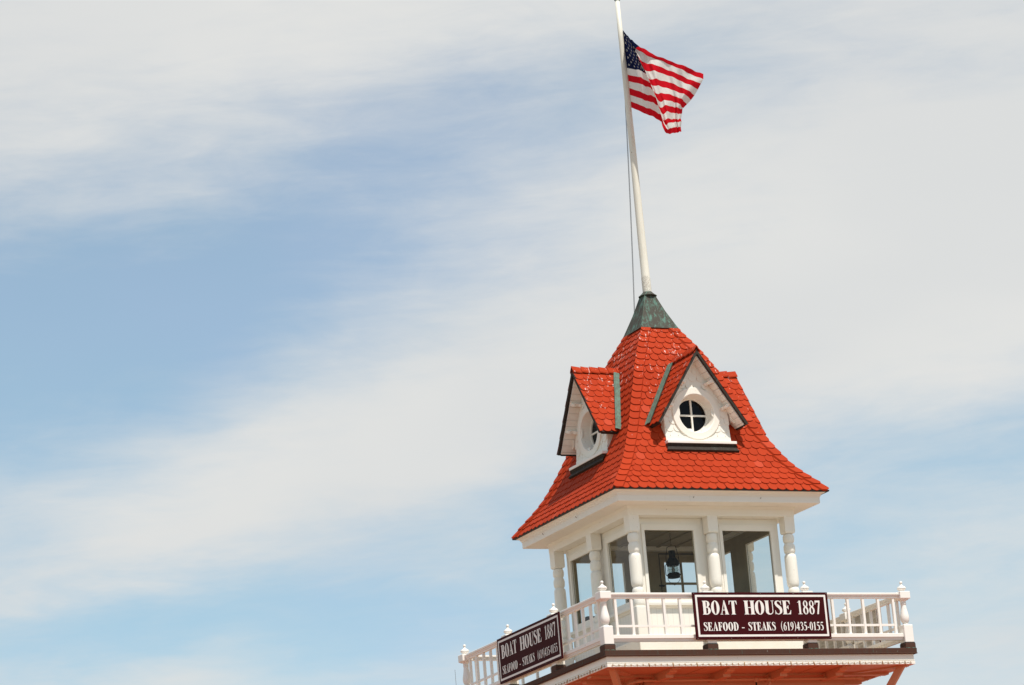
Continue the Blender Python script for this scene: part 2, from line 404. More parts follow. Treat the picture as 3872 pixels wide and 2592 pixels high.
# hip caps, one mesh per hip
for k in range(4):
    x=mb('tile')
    for side in(0,1):
        if ((k+side)%4,side) not in((0,0),(0,1),(3,1),(1,0)): continue
        x.T=rz(k+side); sg=-1 if side else 1        # right end of face k, left end of face k+1
        l=-.04; j=0
        while l<LT-.10:
            x.rn=random.random(); wv=.20; e_=expo(l); ln=min(e_*1.38,LT+.01-l); a=.085; n=7
            ol=[(.0,l+ln)]
            for i in range(n+1):
                t=math.pi/2*i/n; ol.append((wv*.62*(1-math.cos(t)),l+a*(1-math.sin(t))))
            ol+=[(wv,l+.006),(wv,l+ln)]
            hh=lambda q:.058-.024*(q-l)/ln
            def mpp(v,q,h):
                r,z,nr,nz=prof(q); return (sg*(r+h*nr-v),-(r+nr*h),z+nz*h)
            top=[x.pt(mpp(v,q,hh(q))) for v,q in ol]; bot=[x.pt(mpp(v,q,hh(q)-.024)) for v,q in ol]
            x.face(top)
            for i in range(len(ol)-1): x.face([top[i+1],top[i],bot[i],bot[i+1]])
            l+=e_; j+=1
    if x.v: part(x,'hip_cap',ROOF)
x=mb('drip'); x.ring([(2.15,3.080),(2.195,3.080),(2.203,3.106),(2.16,3.118),(1.98,3.28),(2.0,3.078)]); part(x,'drip_edge',ROOF)

# copper cap
x=mb('copper'); x.ring([(.396,6.610),(.388,6.620),(.372,6.655),(.228,6.99),(.106,7.34),(.085,7.37)],False); x.poly([(sx*.085,sy*.085,7.37) for sx,sy in((-1,-1),(1,-1),(1,1),(-1,1))])
x.mat('flash')
for sx,sy in((-1,-1),(1,-1),(1,1),(-1,1)): x.bar((sx*.371,sy*.371,6.65),(sx*.228,sy*.228,6.99),.006); x.bar((sx*.228,sy*.228,6.99),(sx*.107,sy*.107,7.335),.006)
CAP=part(x,'copper_cap')
x=mb('copper'); x.lathe(.01,0,[(.170,7.322),(.176,7.330),(.150,7.348),(.110,7.385),(.088,7.41),(.084,7.345),(.165,7.324)],36,False); part(x,'collar',CAP)

# ------------------------------------------------------------------ dormers
ZA,HW,ZE,YD=5.845,.925,4.462,1.717
SL=math.hypot(HW,ZA-ZE); YW=1.448; ZC=4.68
for k in range(4):
    W=mb('white',k)
    # gable wall with a round hole
    def gtop(xx): return ZA-.09-abs(xx)*(ZA-ZE)/HW
    P=[(-.665,4.10),(.665,4.10),(.665,gtop(.665)),(0,gtop(0)),(-.665,gtop(.665))]
    def hit(ang):
        dx,dz=math.cos(ang),math.sin(ang); best=9
        for (x0,z0),(x1,z1) in zip(P,P[1:]+P[:1]):
            ex,ez=x1-x0,z1-z0; den=dx*ez-dz*ex
            if abs(den)<1e-9: continue
            t=((x0)*ez-(z0-ZC)*ex)/den; s_=((x0)*dz-(z0-ZC)*dx)/den
            if t>0 and -1e-6<=s_<=1+1e-6: best=min(best,t)
        return best
    angs=sorted([2*math.pi*i/56 for i in range(56)]+[math.atan2(z-ZC,xx)%(2*math.pi) for xx,z in P])
    pa=[((.40*math.cos(t),-YW,ZC+.40*math.sin(t)),(hit(t)*math.cos(t),-YW,ZC+hit(t)*math.sin(t))) for t in angs]
    for i in range(len(pa)):
        a_,b_=pa[i],pa[(i+1)%len(pa)]; W.poly([a_[0],a_[1],b_[1],b_[0]])
    # cheeks
    for sx in(-1,1):
        W.poly([(sx*.665,-YW,4.10),(sx*.665,-1.0,4.10),(sx*.665,-1.0,gtop(.665)),(sx*.665,-YW,gtop(.665))])
    # fish scale relief on gable
    W.mat('oldwhite')
    def gm(u,l,h): return (u,-YW-h,l)
    z=4.20; j=0
    while z<5.72:
        lim=lambda q:max(.0,min(.668,(ZA-.10-q)*HW/(ZA-ZE)))
        for i in range(-5,6):
            u=i*.162+(.081 if j%2 else 0)
            if abs(u)>lim(z)+.06: continue
            if math.hypot(u,z+.08-ZC)<.40: continue
            if math.hypot(u,z+.02-ZC)<.405: continue
            scale_tile(W,gm,u,z+random.uniform(-.004,.004),.1605,.19,.018,.004,.011,lim,7,.48)
        z+=.135; j+=1
    D=part(W,'dormer')
    sub=lambda x_,n_:part(x_,n_,D)
    # base board of the wall
    x=mb('oldwhite',k); x.box(-.668,.668,-YW-.024,-YW+.01,4.13,4.245); sub(x,'base_board')
    # cheek scales seen from the side
    # round window
    x=mb('white',k); n=64; x.sm=True
    pr_=[(.488,-YW-.002),(.490,-YW-.030),(.482,-YW-.038),(.372,-YW-.040),(.362,-YW-.034),(.318,-YW+.150),(.318,-YW+.185),(.300,-YW+.185),(.300,-YW+.16),(.312,-YW+.155)][:8]
    L=[[x.pt((r*math.cos(2*math.pi*i/n),y,ZC+r*math.sin(2*math.pi*i/n))) for i in range(n)] for r,y in pr_]
    x.sm=False
    for a_,c_ in zip(L,L[1:]):
        for i in range(n): x.face([a_[i],a_[(i+1)%n],c_[(i+1)%n],c_[i]])
    # inner sash ring
    pr2=[(.318,-YW+.150),(.300,-YW+.150),(.296,-YW+.185)]
    L=[[x.pt((r*math.cos(2*math.pi*i/n),y,ZC+r*math.sin(2*math.pi*i/n))) for i in range(n)] for r,y in pr2]
    for a_,c_ in zip(L,L[1:]):
        for i in range(n): x.face([a_[i],a_[(i+1)%n],c_[(i+1)%n],c_[i]])
    x.box(-.016,.016,-YW+.152,-YW+.183,ZC-.297,ZC+.297)
    x.box(-.297,-.016,-YW+.154,-YW+.183,ZC-.016,ZC+.016); x.box(.016,.297,-YW+.154,-YW+.183,ZC-.016,ZC+.016)
    rw=sub(x,'round_window')
    x=mb('black',k); x.poly([(.31*math.cos(2*math.pi*i/n),-YW+.178,ZC+.31*math.sin(2*math.pi*i/n)) for i in range(n)]); sub(x,'pane')
    x=mb('oldwhite',k); x.bevbox(-.712,.712,-YW-.165,-YW+.01,4.082,4.135,.006); sub(x,'sill')
    # apron flashing under the sill; its near-black metal also paints in the sill's shadow
    x=mb('verge',k)
    zz=[4.09,4.03,3.955]; pts=[(-(r_at(z)+.058+(.02 if i==2 else 0)),z) for i,z in enumerate(zz)]
    pts=[(-(YW+.155),4.0815)]+[(y,z) for y,z in pts[1:]]
    for (y0,z0),(y1,z1) in zip(pts,pts[1:]):
        x.poly([(-.70,y0,z0),(.70,y0,z0),(.745,y1,z1),(-.745,y1,z1)])
    x.poly([(-.745,pts[-1][0],pts[-1][1]),(.745,pts[-1][0],pts[-1][1]),(.745,pts[-1][0]+.045,pts[-1][1]-.03),(-.745,pts[-1][0]+.045,pts[-1][1]-.03)])
    sub(x,'apron_flashing')
    # roof slabs, soffit planks, tiles
    x=mb('under',k)
    dxn,dzn=HW/SL,(ZE-ZA)/SL            # down-slope direction (for the +x side)
    def dm(sg,q,y,h):                    # q = distance from the apex down the slope, h = height above the board
        return (sg*(q*dxn+h*(-dzn)),y,ZA+q*dzn+h*dxn)
    for sg in(-1,1):
        n=16
        for i in range(n):
            q0,q1=SL*i/n,SL*(i+1)/n
            y0=-(r_at(ZA+q0*dzn)-.10); y1=-(r_at(ZA+q1*dzn)-.10)
            for h in(-.022,-.055):
                q0_=max(q0,-1.53*h)
                x.poly([dm(sg,q0_,-YD+.012,h),dm(sg,q1,-YD+.012,h),dm(sg,q1,y1,h),dm(sg,q0_,y0,h)])
        q=SL; x.poly([dm(sg,q,-YD+.012,-.022),dm(sg,q,-YD+.012,-.055),dm(sg,q,-1.2,-.055),dm(sg,q,-1.2,-.022)])
    x.mat('tile')
    for sg in(-1,1):
        q=SL+.015; j=0; e_=.158
        # l axis runs up the slope: l = SL-q
        def mpd(u,l,h): return dm(sg,SL-l,u,h)
        l=-.018
        while l<SL-.08:
            yb=-(r_at(ZA+(SL-l)*dzn)-.02)
            y=-YD-.010+(0 if j%2 else -.09)
            while y<yb:
                if sg*1>0: pass
                class _: pass
                u=y+.09
                x.rn=random.random()
                # clamp to the verge line by shifting: use a local mapping centred on the band
                lo,hi=-YD-.012,yb+.03
                uc=(lo+hi)/2
                scale_tile(x,lambda p,qq,h,uc=uc:mpd(p+uc,qq,h),u-uc+random.uniform(-.004,.004),l+random.uniform(-.005,.005),.162,min(e_*1.45,SL-l-.012),.008,-.010,.013,lambda qq,hf=(hi-lo)/2:hf)
                y+=.166
            l+=e_; j+=1
        # ridge caps
        y=-YD-.014
        yb=-(r_at(ZA)-.03)
        while y<yb:
            x.rn=random.random()
            y2=min(y+.25,yb+.04); nn=5
            ol=[(0,y),(.125,y+.0)]+[(.125,y2-.09)]+[(.125*math.cos(math.pi/2*i/nn),y2-.09+.09*math.sin(math.pi/2*i/nn)) for i in range(1,nn+1)]
            if y2>=yb: ol=[(0,y),(.125,y),(.125,y2),(0,y2)]
            hb=.036 if y<-YD+.1 else .040
            hf=lambda yy,h:h+.016*(1-(yy-y)/.25)
            f0=[dm(sg,v-1.53*hf(yy,.024),yy,hf(yy,.024)) for v,yy in ol]; f1=[dm(sg,v-1.53*hf(yy,.010),yy,hf(yy,.010)) for v,yy in ol]
            a_=[x.pt(p) for p in f0]; b_=[x.pt(p) for p in f1]; x.face(a_)
            for i in range(len(ol)-1): x.face([a_[i+1],a_[i],b_[i],b_[i+1]])
            x.face([a_[0],a_[-1],b_[-1],b_[0]])
            y+=.185
    dr=sub(x,'dormer_roof')
    # verge trim (metal edge)
    x=mb('verge',k)
    for sg in(-1,1):
        a_=[dm(sg,-.0,0,0),]
        for q0,q1 in((0.0,SL+.012),):
            c=[(1.53*.006,-.006),(q1,-.006),(q1,-.056),(1.53*.056,-.056)]
            F=[x.pt(dm(sg,q,-YD-.012,h)) for q,h in c]; B=[x.pt(dm(sg,q,-YD+.040,h)) for q,h in c]
            x.face(F); x.face(B[::-1])
            for i in range(4): x.face([F[i],F[(i+1)%4],B[(i+1)%4],B[i]])
        # eave edge strip
        c=[(SL-.01,-.02),(SL+.016,-.02),(SL+.016,-.075),(SL-.01,-.075)]
        F=[x.pt(dm(sg,q,-YD+.041,h)) for q,h in c]; B=[x.pt(dm(sg,q,-1.30,h)) for q,h in c]
        x.face(F); x.face(B[::-1])
        for i in range(4): x.face([F[i],F[(i+1)%4],B[(i+1)%4],B[i]])
    sub(x,'verge_trim')
    # soffit planks
    x=mb('oldwhite',k)
    for sg in(-1,1):
        q=.07; 
        while q<SL-.02:
            q1=min(q+.128,SL-.012); yb=-1.30 if q>.9 else -YW+.01
            dh=random.uniform(-.002,.002)
            c=[(q,-.060+dh),(q1-.005,-.060+dh),(q1-.005,-.078+dh),(q,-.078+dh)]
            F=[x.pt(dm(sg,qq,-YD+.040,h)) for qq,h in c]; B=[x.pt(dm(sg,qq,yb,h)) for qq,h in c]
            x.face(F); x.face(B[::-1])
            for i in range(4): x.face([F[i],F[(i+1)%4],B[(i+1)%4],B[i]])
            q+=.128
        # lower return soffit behind the gable plane is the underside of the same planks
    sub(x,'soffit')
    # scroll brackets
    for sg in(-1,1):
        for q in(.62,1.16):
            x=mb('white',k)
            pf=[(-YW+.0,-.078),(-YW+.0,-.165),(-YW-.05,-.160),(-YW-.075,-.135),(-YW-.105,-.125),(-YW-.135,-.145),(-YW-.175,-.150),(-YW-.205,-.125),(-YW-.215,-.078)]
            F=[x.pt(dm(sg,q,y,h)) for y,h in pf]; B=[x.pt(dm(sg,q+.055,y,h)) for y,h in pf]
            x.face(F); x.face(B[::-1])
            for i in range(len(pf)): x.face([F[i],F[(i+1)%len(pf)],B[(i+1)%len(pf)],B[i]])
            sub(x,'bracket')
        # curled tail at the eave
        x=mb('white',k)
        pf=[(.690,4.79),(.690,4.66),(.70,4.60),(.725,4.545),(.77,4.515),(.82,4.52),(.855,4.545),(.862,4.50),(.85,4.50)][:7]
        pf=[(sg*xx,min(zz,gtop(xx)+.02)) for xx,zz in pf]+[(sg*.86,gtop(.86)+.02)]
        F=[x.pt((xx,-YW-.02,zz)) for xx,zz in pf]; B=[x.pt((xx,-YW+.04,zz)) for xx,zz in pf]
        x.face(F); x.face(B[::-1])
        for i in range(len(pf)): x.face([F[i],F[(i+1)%len(pf)],B[(i+1)%len(pf)],B[i]])
        sub(x,'bracket')
    # valley flashing
    for sg in(-1,1):
        x=mb('flash',k); top=[]
        for i in range(17):
            q=.12+(SL+.02-.12)*i/16; z=ZA+q*dzn; xx=q*dxn
            r=r_at(z+.03); top.append(((xx),-(r),z))
        for i in range(16):
            p,q_=top[i],top[i+1]; sc_=.0
            def quad(a0,h0,a1,h1):
                x.poly([(sg*(p[0]+a0),p[1]-h0,p[2]+h0*.6),(sg*(q_[0]+a0),q_[1]-h0,q_[2]+h0*.6),(sg*(q_[0]+a1),q_[1]-h1,q_[2]+h1*.6),(sg*(p[0]+a1),p[1]-h1,p[2]+h1*.6)])
            quad(-.012,.085,.008,.105); quad(.008,.105,.028,.085); quad(.028,.085,.036,.088); quad(.036,.088,.055,.062); quad(.055,.062,.085,.028)
        sub(x,'valley_flashing')

# ------------------------------------------------------------------ cornice and beam
x=mb('white')
x.ring([(1.72,2.886),(2.055,2.886),(2.062,2.892),(2.062,2.998),(2.072,3.004),(2.072,3.018),(2.085,3.030),(2.092,3.050),(2.112,3.064),(2.140,3.070),(2.150,3.085),(2.150,3.10),(1.72,3.10)])
C_=part(x,'cornice')
for k in range(4):
    x=mb('groove',k)
    for u in((-.62,),(.9,),(-1.1,),(.4,))[k]: x.box(u,u+.003,-2.0632,-2.061,2.893,2.997)
    part(x,'board_joint',C_)
x=mb('white')
x.ring([(1.30,2.715),(1.692,2.715),(1.697,2.722),(1.697,2.838),(1.706,2.842),(1.706,2.852),(1.718,2.858),(1.722,2.872),(1.735,2.880),(1.735,2.884),(1.30,2.884)])
part(x,'beam')
for k in range(4):
    for u in(-.55,.82) if k in(0,2) else (-1.1,.35):
        x=mb('rust',k); x.tube([(u,-2.062,2.955),(u,-2.08,2.955),(u+.004,-2.086,2.965),(u+.004,-2.084,2.982)],.004,6); part(x,'hook',C_)

# ------------------------------------------------------------------ cupola walls
x=mb('white')
for k in range(4):
    x.T=rz(k); e_=1.46 if k%2==0 else 1.40
    x.mat('white'); x.box(-e_,e_,-1.46,-1.412,2.60,2.712)
    x.box(-e_,e_,-1.46,-1.412,.0,1.085)
    for a0,a1 in((-e_,-1.352),(-.20,.20),(1.352,e_)): x.box(a0,a1,-1.455,-1.412,1.085,2.60)
    # tongue and groove lines
    x.mat('groove')
    u=-1.30
    while u<1.32:
        x.box(u,u+.004,-1.4605,-1.459,.5,1.06); u+=.108
    x.mat('inside'); ei=1.26
    x.box(-1.41,1.41,-1.4115,-1.40,2.60,2.789) if k%2==0 else x.box(-1.3995,1.3995,-1.4115,-1.40,2.60,2.789)
    x.box(-1.3995,1.3995,-1.4115,-1.40,.0,1.085)
    for a0,a1 in((-1.3995,-1.335),(-.2345,.2345) if k!=2 else(-.199,.2345),(1.335,1.3995)): x.box(a0,a1,-1.4115,-1.40,1.085,2.60)
x.T=None
WALL=part(x,'cupola_wall')
x=mb('oldwhite'); x.ring([(1.46,.0),(1.70,.0),(1.70,.47),(1.69,.485),(1.46,.50)]); part(x,'plinth',WALL)
x=mb('white'); x.ring([(1.46,1.062),(1.475,1.062),(1.50,1.10),(1.535,1.106),(1.54,1.150),(1.53,1.162),(1.46,1.172)]); part(x,'ledge',WALL)
x=mb('inside'); x.box(-1.40,1.40,-1.40,1.40,2.79,2.83)
for i in range(-3,4): x.box(i*.4-.03,i*.4+.03,-1.35,1.35,2.765,2.789)
part(x,'ceiling',WALL)

def window(k,x0,x1,z0=1.175,z1=2.598,back=False):
    x=mb('white',k); t=.062; y0,y1=-1.478,-1.4125
    if back:
        gx0,gx1,gz0,gz1=back
    else: gx0,gx1,gz0,gz1=x0+t,x1-t,1.268,2.489
    for a0,a1,b0,b1 in((x0,gx0,z0,z1),(gx1,x1,z0,z1),(gx0,gx1,gz1,z1),(gx0,gx1,z0,gz0)): x.box(a0,a1,y0,y1,b0,b1)
    # outer casing line
    x.box(x0-.0,x1+.0,-1.486,-1.4782,z1-.020,z1)
    x.mat('inside')
    for a0,a1,b0,b1 in((x0,gx0,z0,z1),(gx1,x1,z0,z1),(gx0,gx1,gz1,z1),(gx0,gx1,z0,gz0)): x.box(a0+.0007,a1-.0007,y1+.0005,y1+.0135,b0+.0007,b1-.0007)
    x.mat('seam')
    for a0,a1,b0,b1 in((gx0,gx0+.004,gz0,gz1),(gx1-.004,gx1,gz0,gz1),(gx0+.004,gx1-.004,gz1-.004,gz1)): x.box(a0,a1,-1.437,-1.431,b0,b1)
    o=part(x,'door' if back else 'window')
    g_=mb('glass',k); g_.poly([(gx0,-1.43,gz0),(gx1,-1.43,gz0),(gx1,-1.43,gz1),(gx0,-1.43,gz1)]); part(g_,'pane',o)
    if back:
        m_=mb('inside',k); xm=(gx0+gx1)/2
        m_.box(xm-.018,xm+.018,-1.445,-1.405,gz0,gz1)
        for zm in(2.095,1.66): m_.box(gx0,xm-.018,-1.444,-1.406,zm-.021,zm+.021); m_.box(xm+.018,gx1,-1.444,-1.406,zm-.021,zm+.021)
        part(m_,'muntin',o)
    return o
for k in(0,1,3):
    window(k,-1.352,-.235); window(k,.235,1.352)
    for s_ in(-1,1):
        pass
# the back face, seen from inside: plain window on the left, glazed door on the right (mirrored in its own frame)
window(2,.235,1.352)
window(2,-1.352,-.45,1.09,2.598,(-1.285,-.56,1.20,2.512))
x=mb('seam',2); x.box(-1.345,-.455,-1.3995,-1.393,2.655,2.672); x.box(-.462,-.452,-1.3995,-1.393,1.1,2.655); part(x,'door_frame',WALL)
x=mb('white',2); x.box(-.45,-.20,-1.456,-1.412,1.086,2.599); x.mat('inside'); x.box(-.45,-.1995,-1.4115,-1.40,1.086,2.599); part(x,'wall_panel',WALL)
x=mb('iron',2); x.box(-.50,-.44,-1.395,-1.36,2.03,2.06); x.bar((-.52,-1.37,2.045),(-.40,-1.37,2.045),.018); part(x,'latch',WALL)
# centre stiles of the front, left and right faces
for k in(0,1,3):
    x=mb('white',k)
    for a0,a1 in((-.234,-.2),(.2,.234)): x.box(a0,a1,-1.466,-1.4125,1.174,2.598)
    part(x,'wall_panel',WALL)
x=mb('white',2); x.box(.2,.234,-1.466,-1.4125,1.174,2.598); part(x,'wall_panel',WALL)

# turned columns round the cupola
def column():
    x=mb('white'); h=.102
    # block with rounded lower corners
    L=[(h,2.7145),(h,2.455)]
    for i in range(1,7):
        t=math.pi/2*i/6; L.append((h-.030*(1-math.cos(t)),2.455-.050*math.sin(t)))
    L.append((.05,2.404))
    x.ring([(a,z) for a,z in L],False)
    def bead(z0,z1,r,n=10,sq=.5):
        return [(r*(1-.26*(abs(2*i/n-1)**3.2)),z0+(z1-z0)*i/n) for i in range(n+1)]
    P=[]
    P+=bead(2.402,2.228,.104)
    P+=bead(2.228,2.031,.106)
    zs=[2.031,2.015,1.985,1.94,1.85,1.7,1.55,1.50,1.455,1.43,1.415]; rs=[.086,.098,.107,.110,.111,.112,.112,.111,.104,.095,.082]
    P+=list(zip(rs,zs))
    P+=bead(1.415,1.235,.104)+bead(1.235,1.06,.104)
    P=[p for i,p in enumerate(P) if i==0 or abs(p[1]-P[i-1][1])>1e-5]
    x.lathe(0,0,P,24)
    x.bevbox(-.12,.12,-.12,.12,.49,1.06,.012)
    return x
cm=None
for px,py in[(a,b) for a in(-1,0,1) for b in(-1,0,1) if (a,b)!=(0,0)]:
    if cm is None:
        o=column().build('column'); cm=o.data
    else:
        o=bpy.data.objects.new('column',cm); COL.objects.link(o)
    o.parent=BH; o.location=(px*1.59,py*1.59,10.7)

# ------------------------------------------------------------------ balcony
x=mb('deck'); x.box(-3.0,3.0,-3.0,3.0,-.20,-.003); PLT=part(x,'deck')
x=mb('brown'); x.ring([(2.90,.004),(3.105,.012),(3.112,.004),(3.108,-.075),(3.122,-.084),(3.108,-.092),(2.90,-.092)])
for k in range(4):
    x.T=rz(k); x.mat('flash')
    for u in(-2.1,-.45,.5,2.2): x.box(u,u+.004,-3.1135,-3.109,-.07,.002)
x.T=None
part(x,'copper_edge',PLT)
x=mb('white'); x.ring([(2.9,-.0925),(3.060,-.0925),(3.060,-.190),(3.070,-.194),(3.070,-.204),(3.060,-.208),(3.060,-.214),(3.072,-.218),(3.072,-.274),(3.06,-.278),(2.9,-.278)]); part(x,'fascia',PLT)
x=mb('soffit')
x.ring([(3.058,-.2785),(3.0,-.279),(2.05,-.279)],False)
for k in range(4):
    x.T=rz(k)
    if k%2==0: x.box(-3.0,3.0,-2.25,-2.10,-.320,-.2795)
    else: x.box(-2.10,2.10,-2.25,-2.10,-.320,-.2795)
    for i in range(-3,4):
        if i==0: continue
        u=i*.568
        x.box(u-.012,u+.012,-3.02,-2.2505,-.289,-.2795)
x.T=None
part(x,'balcony_soffit',PLT)
def modillion():
    x=mb('soffit'); w_=.073
    pf=[(-2.10,-.2805),(-2.97,-.2805),(-2.97,-.302),(-2.955,-.306),(-2.87,-.306),(-2.865,-.318),(-2.845,-.336),(-2.80,-.340),(-2.765,-.345),(-2.75,-.352),(-2.70,-.354),(-2.70,-.405),(-2.62,-.408),(-2.10,-.408)]
    F=[x.pt((-w_,y,z)) for y,z in pf]; B=[x.pt((w_,y,z)) for y,z in pf]
    x.face(F[::-1]); x.face(B)
    for i in range(len(pf)): x.face([F[i],F[(i+1)%len(pf)],B[(i+1)%len(pf)],B[i]])
    x.box(-w_-.018,w_+.018,-2.985,-2.55,-.299,-.2815)
    return x
mo=None
for k in range(4):
    for u in(-1.70,-.568,.568,1.70):
        if mo is None: o=modillion().build('bracket'); mo=o.data
        else: o=bpy.data.objects.new('bracket',mo); COL.objects.link(o)
        o.parent=BH; o.matrix_local=Matrix.Translation((0,0,10.7))@rz(k)@Matrix.Translation((u,0,0))
for k in range(4):
    x=mb('soffit',k); x.bar((-2.90,-2.90,-.25),(-2.08,-2.08,-1.85),.105,.12,(1,1,0))
    x.bar((-2.97,-2.97,-.285),(-2.2,-2.2,-.285),.14,.03,(0,0,1)); part(x,'brace')
# shaft below the balcony
x=mb('soffit')
x.ring([(2.10,-.285),(2.10,-3.6)],False)
for k in range(4):
    x.T=rz(k)
    x.box(-2.13,-1.97,-2.13,-2.099,-3.6,-.3155) if 0 else None
    x.box(-2.12,2.12,-2.125,-2.1005,-.60,-.3155)
    for u in(-1.15,0,1.15): x.box(u-.05,u+.05,-2.122,-2.1005,-3.4,-.601)
x.T=None
part(x,'tower_shaft')
# pipe run under the front edge
x=mb('soffit'); x.tube([(-2.35,-2.20,-.50),(-2.30,-2.32,-.44),(-2.14,-2.35,-.40),(-2.0,-2.35,-.397),(2.30,-2.35,-.397),(2.38,-2.34,-.40)],.023,10)
x.tube([(-2.20,-2.345,-.41),(-2.06,-2.35,-.398)],.034,10); x.tube([(2.24,-2.35,-.397),(2.40,-2.34,-.402)],.032,10)
x.tube([(.15,-2.35,-.397),(.24,-2.35,-.397)],.033,10); x.tube([(.42,-2.35,-.397),(.54,-2.35,-.397)],.033,10)
x.tube([(.48,-2.35,-.40),(.47,-2.35,-.46),(.40,-2.32,-.60),(.36,-2.20,-.75)],.026,10)
x.tube([(.195,-2.35,-.40),(.195,-2.35,-.45)],.026,8)
for u in(-1.69,.594,1.60): x.tube([(u,-2.35,-.27),(u,-2.35,-.36),(u+.01,-2.38,-.40),(u,-2.35,-.43),(u,-2.32,-.40),(u,-2.35,-.36)],.008,6)
PIPE=part(x,'pipe')
x=mb('iron'); x.tube([(.195,-2.35,-.45),(.195,-2.35,-.50)],.016,8); x.lathe(.195,-2.35,[(.01,-.52),(.028,-.515),(.028,-.505),(.01,-.50)],10); part(x,'sprinkler_head',PIPE)
for i,u in enumerate((-2.05,-1.99,-1.93)):
    x=mb('soffit'); x.tube([(u,-2.16,-.3),(u,-2.16,-2.5)],.018,8); part(x,'conduit',PIPE)

# main house below the frame: hipped red roof and plain walls
x=mb('mainroof'); x.ring([(2.06,-2.9),(2.6,-3.15),(5.5,-4.7),(11.0,-7.2),(11.0,-7.35)],False); part(x,'main_roof')
x=mb('white'); x.ring([(10.2,-6.9),(10.2,-10.69)],False); x.ring([(10.2,-7.3),(10.9,-7.3),(10.9,-7.2),(10.2,-7.0)]); hw_=part(x,'house_wall')
for k in range(4):
    for u in(-7.5,-4.5,-1.5,1.5,4.5,7.5):
        x=mb('white',k); 
        for a0,a1,b0,b1 in((u-.6,u-.5,-9.6,-8.0),(u+.5,u+.6,-9.6,-8.0),(u-.5,u+.5,-8.1,-8.0),(u-.5,u+.5,-9.6,-9.5)): x.box(a0,a1,-10.25,-10.2005,b0,b1)
        x.mat('black'); x.box(u-.5,u+.5,-10.22,-10.201,-9.5,-8.1); part(x,'house_window')

# railing posts
def post():
    x=mb('rail'); h=.103
    x.bevbox(-.092,.092,-.092,.092,.118,.425,.008)
    x.ring([(.092,.42),(.088,.436),(.075,.445)],False)
    x.lathe(0,0,[(.068,.43),(.070,.440),(.060,.452),(.047,.460),(.044,.468),(.052,.478),(.066,.500),(.077,.535),(.081,.570),(.078,.615),(.068,.665),(.058,.715),(.050,.765),(.047,.800),(.046,.812),(.054,.816),(.055,.824),(.047,.828),(.047,.836),(.053,.840),(.054,.848),(.047,.856),(.050,.868),(.062,.884),(.076,.892),(.080,.90)],24)
    L=[(.072,.893)]
    for i in range(6):
        t=math.pi/2*i/5; L.append((.078+.024*math.sin(t),.905+.018*(1-math.cos(t))))
    L+=[(h,.93),(h,1.035)]
    for i in range(1,5):
        t=math.pi/2*i/4; L.append((h-.022*(1-math.cos(t)),1.035+.014*math.sin(t)))
    x.ring(L,False); x.poly([(-.08,-.08,1.049),(.08,-.08,1.049),(.08,.08,1.049),(-.08,.08,1.049)])
    return x
def finial():
    x=mb('rail')
    P=[(.050,1.048),(.052,1.056),(.042,1.062),(.046,1.070),(.066,1.082),(.079,1.098),(.082,1.112),(.078,1.126),(.064,1.140),(.046,1.150),(.032,1.160),(.022,1.172),(.016,1.186),(.015,1.192)]
    for i in range(0,9):
        t=-math.pi/2+.55+(math.pi-.60)*i/8; P.append((.0285*math.cos(t),1.216+.0285*math.sin(t)))
    x.lathe(0,0,P,24); return x
pm=fm=ft=None
def place(me_builder,name,cache,loc,parent,par_empty=False):
    if cache[0] is None: o=me_builder().build(name); cache[0]=o.data
    else: o=bpy.data.objects.new(name,cache[0]); COL.objects.link(o)
    o.parent=parent; o.location=loc; return o
cp,cf,ct=[None],[None],[None]
def foot():
    x=mb('brown'); x.bevbox(-.104,.104,-.104,.104,.008,.105,.006); x.mat('drip'); x.box(-.096,.096,-.096,.096,.105,.118)
    x.mat('flash')
    for i in range(14):
        a0=random.uniform(-.11,.09); x.box(a0,a0+random.uniform(.01,.03),-.112,-.1045,.008,.012+random.random()*.012)
    return x
PX=[-3,-1,1,3]
for px in PX:
    for py in PX:
        if abs(px)<3 and abs(py)<3: continue
        p=place(post,'railing_post',cp,(px,py,10.7),BH)
        f_=place(finial,'finial',cf,(0,0,0),p); t_=place(foot,'foot',ct,(0,0,0),p)
        p.rotation_euler[2]=random.choice((0,1,2,3))*math.pi/2*0
# railing bays: rails as one part, each baluster a sub-part
def rails():
    x=mb('rail'); L=.8985
    x.bevbox(-L,L,-.062,.062,.985,1.024,.006); x.box(-L,L,-.045,.045,.962,.9851); x.box(-L,L,-.032,.032,.930,.9621)
    x.bevbox(-L-.008,L+.008,-.058,.058,.218,.286,.006); x.box(-L,L,-.040,.040,.195,.2181); x.box(-L,L,-.030,.030,.172,.1951)
    us=[-.785+.314*i for i in range(6)]
    for a0,a1 in zip(us,us[1:]): x.box(a0+.0225,a1-.0225,-.016,.016,.427,.465)
    return x
def baluster():
    x=mb('rail'); x.box(-.0225,.0225,-.0225,.0225,.286,.930); return x
cr,cb=[None],[None]
for k in range(4):
    for c_ in(-2,0,2):
        o=place(rails,'railing',cr,(0,0,0),BH)
        o.matrix_local=Matrix.Translation((0,0,10.7))@rz(k)@Matrix.Translation((c_,-3,0))
        for i in range(6):
            b_=place(baluster,'baluster',cb,(-.785+.314*i,0,0),o)

